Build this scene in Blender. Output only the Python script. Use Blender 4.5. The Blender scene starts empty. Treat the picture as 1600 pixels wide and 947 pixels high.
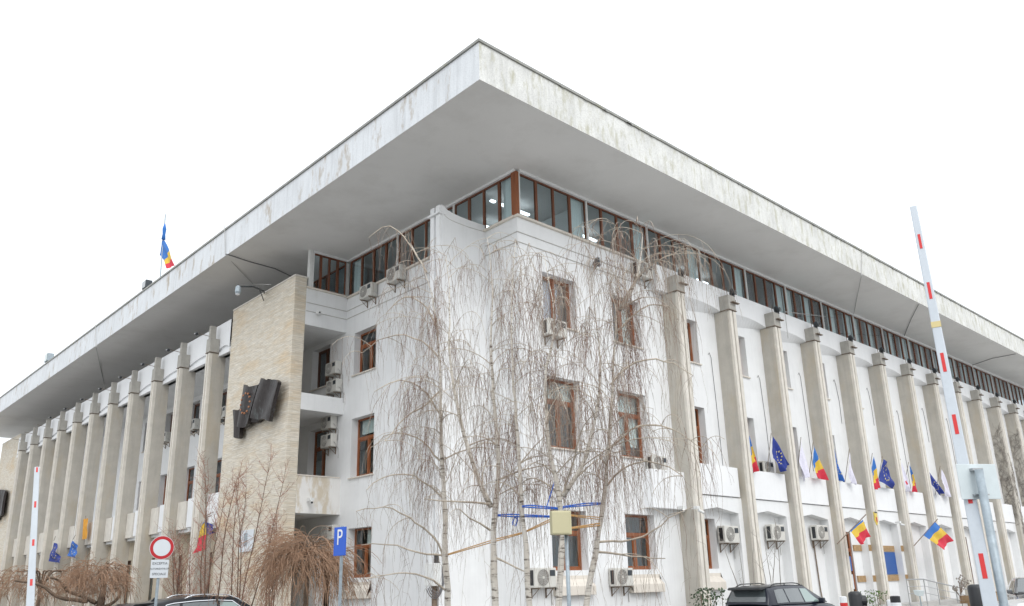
import bpy, bmesh, math, random
import numpy as np
from mathutils import Vector, Matrix, noise

R = random.Random(7)
rad = math.radians
SC = bpy.context.scene
COL = SC.collection
EYE = 1.72

# ------------------------------------------------------------------ camera
VR = np.array([2227.0, 876.0]); VL = np.array([-430.0, 943.0]); PP = np.array([800.0, 533.5])
FPX = math.sqrt(-float((VR - PP) @ (VL - PP)))
def _d(v):
    r = np.array([v[0] - PP[0], v[1] - PP[1], FPX]); return r / np.linalg.norm(r)
_X = _d(VR); _Y = _d(VL); _Y = _Y - (_X @ _Y) * _X; _Y /= np.linalg.norm(_Y)
_Z = np.cross(_X, _Y)
CM = np.array([_X, _Y, _Z])
cam_data = bpy.data.cameras.new('camera'); cam = bpy.data.objects.new('camera', cam_data); COL.objects.link(cam)
_r = CM @ np.array([1, 0, 0]); _u = CM @ np.array([0, -1, 0]); _b = CM @ np.array([0, 0, -1])
cam.matrix_world = Matrix(((_r[0], _u[0], _b[0], 0), (_r[1], _u[1], _b[1], 0), (_r[2], _u[2], _b[2], EYE), (0, 0, 0, 1)))
cam_data.sensor_width = 36.0; cam_data.sensor_fit = 'HORIZONTAL'
cam_data.lens = FPX / 1600 * 36
cam_data.shift_y = 60 / 1600
cam_data.clip_start = 0.1; cam_data.clip_end = 3000
SC.camera = cam

# world points from picture positions, used to measure where the real things stand
def ray(u, v): return CM @ np.array([u - PP[0], v - PP[1], FPX])
def onY(u, v, y):
    r = ray(u, v); r = r * (y / r[1]); return Vector((r[0], y, r[2] + EYE))
def onX(u, v, x):
    r = ray(u, v); r = r * (x / r[0]); return Vector((x, r[1], r[2] + EYE))
FH = np.array([CM[0][2], CM[1][2]]); FH = FH / np.linalg.norm(FH)
def atD(u, v, D):
    r = ray(u, v); r = r * (D / (r[0] * FH[0] + r[1] * FH[1])); return Vector((r[0], r[1], r[2] + EYE))

# ------------------------------------------------------------------ world, sun, exposure
W = bpy.data.worlds.new('World'); SC.world = W; W.use_nodes = True
nt = W.node_tree; nt.nodes.clear()
SUN_EL, SUN_AZ = 42.0, 205.0        # azimuth clockwise from +Y
sky = nt.nodes.new('ShaderNodeTexSky'); sky.sky_type = 'NISHITA'; sky.sun_disc = False
sky.sun_elevation = rad(SUN_EL); sky.sun_rotation = rad(SUN_AZ); sky.dust_density = 4
bg1 = nt.nodes.new('ShaderNodeBackground'); bg1.inputs[1].default_value = 0.08
nt.links.new(sky.outputs[0], bg1.inputs[0])
# the closed cloud layer: brighter overhead than at the horizon, faint large billows
tc = nt.nodes.new('ShaderNodeTexCoord'); sep = nt.nodes.new('ShaderNodeSeparateXYZ')
nt.links.new(tc.outputs['Generated'], sep.inputs[0])
mr = nt.nodes.new('ShaderNodeMapRange'); mr.inputs[1].default_value = -0.05; mr.inputs[2].default_value = 1
mr.inputs[3].default_value = 1.05; mr.inputs[4].default_value = 1.5
nt.links.new(sep.outputs[2], mr.inputs[0])
nz = nt.nodes.new('ShaderNodeTexNoise'); nz.inputs['Scale'].default_value = 1.6; nz.inputs['Detail'].default_value = 4
nt.links.new(tc.outputs['Generated'], nz.inputs[0])
mr2 = nt.nodes.new('ShaderNodeMapRange'); mr2.inputs[3].default_value = 0.94; mr2.inputs[4].default_value = 1.06
nt.links.new(nz.outputs[0], mr2.inputs[0])
mul = nt.nodes.new('ShaderNodeMath'); mul.operation = 'MULTIPLY'
nt.links.new(mr.outputs[0], mul.inputs[0]); nt.links.new(mr2.outputs[0], mul.inputs[1])
bg2 = nt.nodes.new('ShaderNodeBackground'); bg2.inputs[0].default_value = (0.93, 0.965, 1.0, 1)
nt.links.new(mul.outputs[0], bg2.inputs[1])
mxw = nt.nodes.new('ShaderNodeMixShader'); mxw.inputs[0].default_value = 0.88
nt.links.new(bg1.outputs[0], mxw.inputs[1]); nt.links.new(bg2.outputs[0], mxw.inputs[2])
wo = nt.nodes.new('ShaderNodeOutputWorld'); nt.links.new(mxw.outputs[0], wo.inputs[0])
sl = bpy.data.lights.new('sun', 'SUN'); sl.energy = 0.85; sl.angle = rad(30); sl.color = (1.0, 0.975, 0.94)
so = bpy.data.objects.new('sun', sl); COL.objects.link(so)
_sd = Vector((math.sin(rad(SUN_AZ)) * math.cos(rad(SUN_EL)), math.cos(rad(SUN_AZ)) * math.cos(rad(SUN_EL)), math.sin(rad(SUN_EL))))
so.rotation_euler = _sd.to_track_quat('Z', 'Y').to_euler(); so.location = (0, 0, 60)
SC.view_settings.view_transform = 'Standard'; SC.view_settings.look = 'None'
SC.view_settings.exposure = 0.38; SC.view_settings.gamma = 1
SC.view_settings.use_curve_mapping = False
SC.render.engine = 'CYCLES'
SC.cycles.max_bounces = 8; SC.cycles.transparent_max_bounces = 16; SC.cycles.use_denoising = True

# ------------------------------------------------------------------ materials
MATS = {}
def lin(c): return tuple((x / 12.92 if x <= 0.04045 else ((x + 0.055) / 1.055) ** 2.4) for x in c)
def pm(name, base, rough=0.7, metal=0.0, spec=0.5, var=0.0, vscale=3.0, streak=0.0, stain=None, sscale=1.2, smin=0.55, smax=0.75,
       bump=0.0, bscale=60.0, coat=0.0, stretch=(1, 1, 1), fine=0.0):
    m = bpy.data.materials.new(name); m.use_nodes = True; MATS[name] = m
    t = m.node_tree; N = t.nodes; L = t.links
    b = N['Principled BSDF']
    b.inputs['Base Color'].default_value = (*base, 1); b.inputs['Roughness'].default_value = rough
    b.inputs['Metallic'].default_value = metal; b.inputs['Specular IOR Level'].default_value = spec
    b.inputs['Coat Weight'].default_value = coat
    co = N.new('ShaderNodeTexCoord'); src = co.outputs['Object']
    cur = None
    def mapped(sc):
        mp = N.new('ShaderNodeMapping'); mp.inputs['Scale'].default_value = sc; L.new(src, mp.inputs[0]); return mp.outputs[0]
    def mixc(fac, a, bb, blend='MIX'):
        mx = N.new('ShaderNodeMix'); mx.data_type = 'RGBA'; mx.blend_type = blend
        if isinstance(fac, float): mx.inputs[0].default_value = fac
        else: L.new(fac, mx.inputs[0])
        for s, v in ((6, a), (7, bb)):
            if isinstance(v, tuple): mx.inputs[s].default_value = (*v, 1)
            else: L.new(v, mx.inputs[s])
        return mx.outputs[2]
    def noi(vec, scale, detail=5, rg=0.6):
        n = N.new('ShaderNodeTexNoise'); n.inputs['Scale'].default_value = scale; n.inputs['Detail'].default_value = detail
        n.inputs['Roughness'].default_value = rg; L.new(vec, n.inputs[0]); return n.outputs[0]
    def rng(v, a, b_, c=0.0, d=1.0):
        r = N.new('ShaderNodeMapRange'); r.inputs[1].default_value = a; r.inputs[2].default_value = b_
        r.inputs[3].default_value = c; r.inputs[4].default_value = d; L.new(v, r.inputs[0]); return r.outputs[0]
    if var > 0:
        f = rng(noi(mapped(stretch), vscale), 0.3, 0.7)
        cur = mixc(f, tuple(x * (1 - var) for x in base), tuple(min(1, x * (1 + var * 0.4)) for x in base))
    if streak > 0:
        f = rng(noi(mapped((1, 1, 0.07)), 5.0, 6, 0.7), 0.48, 0.78, 0.0, streak)
        cur = mixc(f, cur if cur else base, tuple(x * 0.45 for x in base))
    if fine > 0:
        f = rng(noi(mapped((1, 1, 1)), 26.0, 6, 0.75), 0.45, 0.8, 0.0, fine)
        cur = mixc(f, cur if cur else base, tuple(x * 0.35 for x in base))
    if stain:
        f = rng(noi(mapped((1, 1, 0.35)), sscale, 8, 0.7), smin, smax, 0.0, 0.85)
        cur = mixc(f, cur if cur else base, stain)
    if cur: L.new(cur, b.inputs['Base Color'])
    if bump > 0:
        bn = N.new('ShaderNodeBump'); bn.inputs['Strength'].default_value = bump; bn.inputs['Distance'].default_value = 0.02
        L.new(noi(src, bscale), bn.inputs['Height']); L.new(bn.outputs[0], b.inputs['Normal'])
    return m

stucco = pm('white_stucco', (0.80, 0.81, 0.815), 0.85, var=0.07, vscale=0.9, streak=0.13, bump=0.35, bscale=40, stain=(0.62, 0.60, 0.55), sscale=1.0, smin=0.62, smax=0.9)
stucco_clean = pm('fresh_white_paint', (0.82, 0.83, 0.84), 0.8, var=0.05, vscale=1.0, streak=0.10, bump=0.2, bscale=40)
stucco_groove = pm('groove_shade_and_grime_stucco', (0.52, 0.51, 0.48), 0.9, var=0.2, vscale=4, bump=0.3)  # darker than the walls: groove shade put into the colour, plus collected dirt
fasc_r = pm('weathered_fascia_plaster', (0.76, 0.765, 0.74), 0.85, var=0.14, vscale=1.2, streak=0.5, fine=0.6, stain=(0.43, 0.42, 0.32), sscale=3.2, smin=0.50, smax=0.66, bump=0.5, bscale=25)
fasc_l = pm('stained_fascia_plaster', (0.73, 0.755, 0.78), 0.85, var=0.08, vscale=0.8, streak=0.42, fine=0.35, stain=(0.40, 0.34, 0.27), sscale=2.2, smin=0.54, smax=0.66, bump=0.4, bscale=25)
soffit_m = pm('soffit_paint', (0.78, 0.775, 0.76), 0.8, var=0.06, vscale=0.35, bump=0.05, stain=(0.66, 0.65, 0.63), sscale=0.45, smin=0.5, smax=0.75)
drip_m = pm('zinc_drip_edge', (0.33, 0.33, 0.31), 0.6, metal=0.3, var=0.25, vscale=2, stain=(0.25, 0.25, 0.13), sscale=2)
conc = pm('exposed_fin_concrete', (0.50, 0.475, 0.425), 0.9, var=0.12, vscale=1.5, streak=0.30, fine=0.15, stain=(0.47, 0.40, 0.29), sscale=0.9, smin=0.5, smax=0.75, bump=0.5, bscale=30)
conc_l = pm('lit_rib_pale_concrete', (0.70, 0.665, 0.60), 0.9, var=0.12, vscale=3, streak=0.30, bump=0.4, bscale=30)  # brighter front light on the fin ribs put into the colour; also pale trim
cap_m = pm('cap_concrete', (0.42, 0.405, 0.37), 0.9, var=0.18, vscale=3, streak=0.35, bump=0.4)
wood = pm('brown_window_wood', (0.27, 0.085, 0.028), 0.45, var=0.3, vscale=2, stretch=(6, 6, 0.8), bump=0.05)
wood_r = pm('ribbon_frame_wood', (0.17, 0.058, 0.026), 0.5, var=0.3, vscale=2, stretch=(6, 6, 0.8))
wood_d = pm('dark_window_wood', (0.13, 0.055, 0.03), 0.5, var=0.3, vscale=2, stretch=(6, 6, 0.8))
sill_m = pm('stone_sill', (0.70, 0.65, 0.58), 0.7, var=0.1, vscale=2, streak=0.15)
lowst = pm('warm_stone_render', (0.66, 0.58, 0.45), 0.9, var=0.12, vscale=2, streak=0.2, bump=0.3)
peel = pm('peeling_stucco', (0.78, 0.77, 0.75), 0.9, var=0.08, vscale=1, streak=0.2, bump=0.4, bscale=30, stain=(0.58, 0.50, 0.38), sscale=1.1, smin=0.52, smax=0.60)
tan_m = pm('tan_marble_band', (0.42, 0.27, 0.13), 0.5, var=0.35, vscale=9, fine=0.3)
blue_m = pm('blue_board', (0.015, 0.09, 0.33), 0.4, var=0.08, vscale=1)
white_met = pm('white_metal', (0.72, 0.73, 0.72), 0.4, var=0.08, vscale=6, streak=0.12)
ac_m = pm('ac_casing', (0.62, 0.61, 0.57), 0.45, var=0.1, vscale=5, streak=0.25)
grille_m = pm('grey_fan_grille', (0.20, 0.19, 0.18), 0.5)
black_m = pm('black_plastic', (0.022, 0.024, 0.027), 0.4, var=0.2, vscale=8)
dark_m = pm('dark_metal', (0.06, 0.07, 0.08), 0.5, metal=0.4, var=0.2, vscale=8)
rust_m = pm('rusty_iron', (0.20, 0.15, 0.11), 0.8, var=0.4, vscale=14)
galv = pm('galvanised_steel', (0.36, 0.42, 0.46), 0.5, metal=0.35, var=0.22, vscale=16, fine=0.12)
steel = pm('brushed_steel', (0.42, 0.43, 0.44), 0.35, metal=0.85)
beige_m = pm('cream_enamel', (0.55, 0.51, 0.32), 0.4, var=0.06, vscale=5, streak=0.1)
bronze = pm('dark_bronze', (0.045, 0.038, 0.037), 0.5, metal=0.35, var=0.4, vscale=5, stretch=(4, 4, 0.5), bump=0.6, bscale=14, stain=(0.17, 0.20, 0.20), sscale=3, smin=0.55, smax=0.75)
copper = pm('copper_stud', (0.45, 0.19, 0.09), 0.5, metal=0.5)
asphalt = pm('asphalt', (0.075, 0.075, 0.078), 0.9, var=0.3, vscale=1.5, bump=0.5, bscale=90, fine=0.2)
paving = pm('pale_plaza_paving', (0.50, 0.49, 0.47), 0.85, var=0.18, vscale=0.8, bump=0.3, bscale=50, fine=0.15)
paint_w = pm('road_paint', (0.75, 0.75, 0.73), 0.7, var=0.15, vscale=6)
brown_st = pm('brown_stair_stone', (0.33, 0.22, 0.12), 0.7, var=0.3, vscale=4)
kerb_m = pm('kerb_concrete', (0.45, 0.44, 0.42), 0.85, var=0.15, vscale=4)
room_m = pm('office_wall', (0.75, 0.77, 0.77), 0.9)
roomd_m = pm('grey_floor', (0.35, 0.34, 0.33), 0.9)  # even mid grey for the floor slabs
curt_m = pm('pale_curtain', (0.78, 0.82, 0.80), 0.9, var=0.25, vscale=5, stretch=(4, 4, 0.05))
curtv_m = pm('lilac_lace_curtain', (0.80, 0.76, 0.88), 0.9, var=0.3, vscale=6, stretch=(4, 4, 0.1), fine=0.2)
blind_m = pm('dark_slatted_blind', (0.09, 0.08, 0.08), 0.7, var=0.3, vscale=2, stretch=(0.2, 0.2, 26))
red_m = pm('signal_red', (0.62, 0.03, 0.03), 0.4)
redd_m = pm('sign_red', (0.47, 0.012, 0.02), 0.4)
signw = pm('sign_white', (0.66, 0.70, 0.74), 0.35, var=0.04)
signb = pm('sign_back_aluminium', (0.62, 0.69, 0.71), 0.4, var=0.06, vscale=8, fine=0.06)
signblue = pm('sign_blue', (0.01, 0.10, 0.58), 0.35)
txt_m = pm('dark_lettering', (0.10, 0.11, 0.12), 0.6)
wht_m = pm('white_lettering', (0.8, 0.82, 0.84), 0.5)
boom_m = pm('boom_white', (0.56, 0.61, 0.66), 0.45, var=0.06, vscale=4, streak=0.15, fine=0.12)
tape_m = pm('yellow_tape', (0.62, 0.52, 0.25), 0.6)
f_blue = pm('flag_blue', (0.03, 0.16, 0.50), 0.75, var=0.12, vscale=10)
f_yel = pm('flag_yellow', (0.70, 0.47, 0.05), 0.75, var=0.12, vscale=10)
f_red = pm('flag_red', (0.62, 0.03, 0.06), 0.75, var=0.12, vscale=10)
f_eu = pm('flag_deep_blue', (0.018, 0.04, 0.26), 0.75, var=0.2, vscale=10)
f_eu2 = pm('flag_bright_blue', (0.02, 0.12, 0.45), 0.75, var=0.2, vscale=10)
f_white = pm('flag_white', (0.74, 0.73, 0.84), 0.8, var=0.1, vscale=10)
f_star = pm('flag_star', (0.75, 0.65, 0.25), 0.7)
f_or = pm('orange_cloth', (0.72, 0.33, 0.03), 0.8, var=0.2)
strap_b = pm('blue_strap', (0.03, 0.16, 0.66), 0.7)
strap_o = pm('orange_strap', (0.66, 0.40, 0.16), 0.7)
cable_m = pm('grey_cable', (0.16, 0.16, 0.17), 0.7)
cable_w = pm('pale_cable', (0.45, 0.45, 0.44), 0.7)
twig_m = pm('birch_twig', (0.225, 0.14, 0.105), 0.85, var=0.45, vscale=2)
twigg_m = pm('grey_birch_twig', (0.36, 0.30, 0.245), 0.85, var=0.4, vscale=3)
bough_m = pm('birch_bough', (0.56, 0.49, 0.40), 0.8, var=0.35, vscale=5)
redtw_m = pm('reddish_twig', (0.33, 0.17, 0.12), 0.85, var=0.35, vscale=3)
brtw_m = pm('brown_whip', (0.36, 0.225, 0.145), 0.85, var=0.45, vscale=4)
gnarl_m = pm('gnarled_bark', (0.17, 0.12, 0.085), 0.9, var=0.4, vscale=9, bump=0.8, bscale=20)
creep_m = pm('dry_creeper', (0.32, 0.29, 0.26), 0.9, var=0.4, vscale=4)
leaf_m = pm('evergreen_leaf', (0.035, 0.075, 0.025), 0.6, var=0.5, vscale=5)
leafb_m = pm('bright_grass_leaf', (0.09, 0.16, 0.035), 0.6, var=0.4, vscale=5)
snow_m = pm('old_snow', (0.80, 0.82, 0.86), 0.6)
carblk = pm('black_car_paint', (0.008, 0.009, 0.012), 0.3, coat=.4, spec=.3, var=0.1)
carblu = pm('dark_blue_car_paint', (0.010, 0.013, 0.024), 0.3, coat=.35, spec=.3)
cargry = pm('grey_car_paint', (0.12, 0.125, 0.13), 0.25, metal=0.4, coat=1.0)
carwht = pm('white_car_paint', (0.72, 0.73, 0.74), 0.25, coat=1.0)
rubber = pm('tyre_rubber', (0.02, 0.02, 0.02), 0.9)
chrome = pm('satin_chrome', (0.75, 0.76, 0.78), 0.15, metal=1.0)
carglass = pm('tinted_car_glass', (0.07, 0.085, 0.09), 0.04, spec=0.9, coat=1.0)
winsh = pm('greenish_car_glass', (0.20, 0.28, 0.26), 0.05, spec=0.9, coat=1.0)
lampred = pm('tail_lamp', (0.35, 0.01, 0.01), 0.15)
lampwht = pm('head_lamp', (0.6, 0.62, 0.64), 0.1)
gold_m = pm('gilt_emblem', (0.72, 0.55, 0.10), 0.5, var=0.2)
gravel_m = pm('planting_soil', (0.10, 0.08, 0.06), 0.95, var=0.4, vscale=4, bump=0.8)

# birch bark: white with dark horizontal bands and black knots
bark = pm('birch_bark', (0.62, 0.585, 0.52), 0.8)
def _bark():
    t = bark.node_tree; N = t.nodes; L = t.links; b = N['Principled BSDF']
    co = N.new('ShaderNodeTexCoord')
    mp = N.new('ShaderNodeMapping'); mp.inputs['Scale'].default_value = (1.6, 1.6, 11); L.new(co.outputs['Object'], mp.inputs[0])
    n1 = N.new('ShaderNodeTexNoise'); n1.inputs['Scale'].default_value = 2.2; n1.inputs['Detail'].default_value = 6; n1.inputs['Roughness'].default_value = 0.7; L.new(mp.outputs[0], n1.inputs[0])
    r1 = N.new('ShaderNodeMapRange'); r1.inputs[1].default_value = 0.54; r1.inputs[2].default_value = 0.64; L.new(n1.outputs[0], r1.inputs[0])
    n2 = N.new('ShaderNodeTexNoise'); n2.inputs['Scale'].default_value = 1.4; n2.inputs['Detail'].default_value = 3; L.new(co.outputs['Object'], n2.inputs[0])
    mx = N.new('ShaderNodeMix'); mx.data_type = 'RGBA'; L.new(n2.outputs[0], mx.inputs[0])
    mx.inputs[6].default_value = (0.50, 0.43, 0.34, 1); mx.inputs[7].default_value = (0.74, 0.73, 0.69, 1)
    m2 = N.new('ShaderNodeMix'); m2.data_type = 'RGBA'; L.new(r1.outputs[0], m2.inputs[0])
    L.new(mx.outputs[2], m2.inputs[6]); m2.inputs[7].default_value = (0.10, 0.08, 0.06, 1)
    L.new(m2.outputs[2], b.inputs['Base Color'])
    bn = N.new('ShaderNodeBump'); bn.inputs['Strength'].default_value = 0.6; L.new(n1.outputs[0], bn.inputs['Height']); L.new(bn.outputs[0], b.inputs['Normal'])
_bark()

# travertine in thin split courses with pale joints every half metre
trav = pm('split_travertine', (0.5, 0.43, 0.32), 0.9)
def _trav():
    t = trav.node_tree; N = t.nodes; L = t.links; b = N['Principled BSDF']
    co = N.new('ShaderNodeTexCoord'); s = N.new('ShaderNodeSeparateXYZ'); L.new(co.outputs['Object'], s.inputs[0])
    ad = N.new('ShaderNodeMath'); ad.operation = 'ADD'; L.new(s.outputs[0], ad.inputs[0]); L.new(s.outputs[1], ad.inputs[1])
    cb = N.new('ShaderNodeCombineXYZ'); L.new(ad.outputs[0], cb.inputs[0]); L.new(s.outputs[2], cb.inputs[1])
    br = N.new('ShaderNodeTexBrick'); br.offset = 0.37; br.squash = 1.0
    br.inputs['Color1'].default_value = (0.72, 0.675, 0.59, 1); br.inputs['Color2'].default_value = (0.645, 0.575, 0.465, 1)
    br.inputs['Mortar'].default_value = (0.55, 0.50, 0.42, 1)
    br.inputs['Scale'].default_value = 1.0; br.inputs['Mortar Size'].default_value = 0.006
    br.inputs['Brick Width'].default_value = 0.52; br.inputs['Row Height'].default_value = 0.075
    L.new(cb.outputs[0], br.inputs[0])
    jt = N.new('ShaderNodeTexBrick'); jt.offset = 0.0
    jt.inputs['Color1'].default_value = (0, 0, 0, 1); jt.inputs['Color2'].default_value = (0, 0, 0, 1); jt.inputs['Mortar'].default_value = (1, 1, 1, 1)
    jt.inputs['Scale'].default_value = 1.0; jt.inputs['Mortar Size'].default_value = 0.011; jt.inputs['Brick Width'].default_value = 200; jt.inputs['Row Height'].default_value = 0.56
    L.new(cb.outputs[0], jt.inputs[0])
    n = N.new('ShaderNodeTexNoise'); n.inputs['Scale'].default_value = 0.7; n.inputs['Detail'].default_value = 6
    mp = N.new('ShaderNodeMapping'); mp.inputs['Scale'].default_value = (0.6, 0.6, 1.4); L.new(co.outputs['Object'], mp.inputs[0]); L.new(mp.outputs[0], n.inputs[0])
    r = N.new('ShaderNodeMapRange'); r.inputs[1].default_value = 0.52; r.inputs[2].default_value = 0.75; r.inputs[4].default_value = 0.7; L.new(n.outputs[0], r.inputs[0])
    m1 = N.new('ShaderNodeMix'); m1.data_type = 'RGBA'; L.new(r.outputs[0], m1.inputs[0]); L.new(br.outputs[0], m1.inputs[6]); m1.inputs[7].default_value = (0.63, 0.46, 0.26, 1)
    n3 = N.new('ShaderNodeTexNoise'); n3.inputs['Scale'].default_value = 3.5; n3.inputs['Detail'].default_value = 8
    mp3 = N.new('ShaderNodeMapping'); mp3.inputs['Scale'].default_value = (0.7, 0.7, 4); L.new(co.outputs['Object'], mp3.inputs[0]); L.new(mp3.outputs[0], n3.inputs[0])
    r3 = N.new('ShaderNodeMapRange'); r3.inputs[1].default_value = 0.35; r3.inputs[2].default_value = 0.7; r3.inputs[3].default_value = 0.86; r3.inputs[4].default_value = 1.08; L.new(n3.outputs[0], r3.inputs[0])
    m3 = N.new('ShaderNodeMix'); m3.data_type = 'RGBA'; m3.blend_type = 'MULTIPLY'; m3.inputs[0].default_value = 1; L.new(m1.outputs[2], m3.inputs[6]); L.new(r3.outputs[0], m3.inputs[7])
    m2 = N.new('ShaderNodeMix'); m2.data_type = 'RGBA'; L.new(jt.outputs['Color'], m2.inputs[0]); L.new(m3.outputs[2], m2.inputs[6]); m2.inputs[7].default_value = (0.62, 0.58, 0.50, 1)
    L.new(m2.outputs[2], b.inputs['Base Color'])
    bn = N.new('ShaderNodeBump'); bn.inputs['Strength'].default_value = 0.7; bn.inputs['Distance'].default_value = 0.03
    L.new(n3.outputs[0], bn.inputs['Height']); L.new(bn.outputs[0], b.inputs['Normal'])
_trav()

def glass(name, tint, mix_min, rough=0.02):
    m = bpy.data.materials.new(name); m.use_nodes = True; t = m.node_tree; N = t.nodes; L = t.links; N.clear()
    tr = N.new('ShaderNodeBsdfTransparent'); tr.inputs[0].default_value = (*tint, 1)
    gl = N.new('ShaderNodeBsdfGlossy'); gl.inputs[0].default_value = (0.92, 0.96, 1, 1); gl.inputs['Roughness'].default_value = rough
    co = N.new('ShaderNodeTexCoord'); nn = N.new('ShaderNodeTexNoise'); nn.inputs['Scale'].default_value = 1.3; L.new(co.outputs['Object'], nn.inputs[0])
    bp = N.new('ShaderNodeBump'); bp.inputs['Strength'].default_value = 0.03; bp.inputs['Distance'].default_value = 0.05; L.new(nn.outputs[0], bp.inputs['Height']); L.new(bp.outputs[0], gl.inputs['Normal'])
    fr = N.new('ShaderNodeLayerWeight'); fr.inputs[0].default_value = 0.5
    pw = N.new('ShaderNodeMath'); pw.operation = 'POWER'; pw.inputs[1].default_value = 4.5; L.new(fr.outputs['Facing'], pw.inputs[0])
    mp = N.new('ShaderNodeMapRange'); mp.inputs[3].default_value = mix_min; mp.inputs[4].default_value = 1.0; L.new(pw.outputs[0], mp.inputs[0])
    mx = N.new('ShaderNodeMixShader'); L.new(mp.outputs[0], mx.inputs[0]); L.new(tr.outputs[0], mx.inputs[1]); L.new(gl.outputs[0], mx.inputs[2])
    o = N.new('ShaderNodeOutputMaterial'); L.new(mx.outputs[0], o.inputs[0]); return m
glass_m = glass('window_glass', (0.90, 0.94, 0.94), 0.05)
glass_r = glass('ribbon_glass', (0.90, 0.95, 0.965), 0.06)
tube_m = bpy.data.materials.new('fluorescent_tube'); tube_m.use_nodes = True
_b = tube_m.node_tree.nodes['Principled BSDF']; _b.inputs['Emission Color'].default_value = (0.93, 0.97, 1, 1); _b.inputs['Emission Strength'].default_value = 2.5

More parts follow.
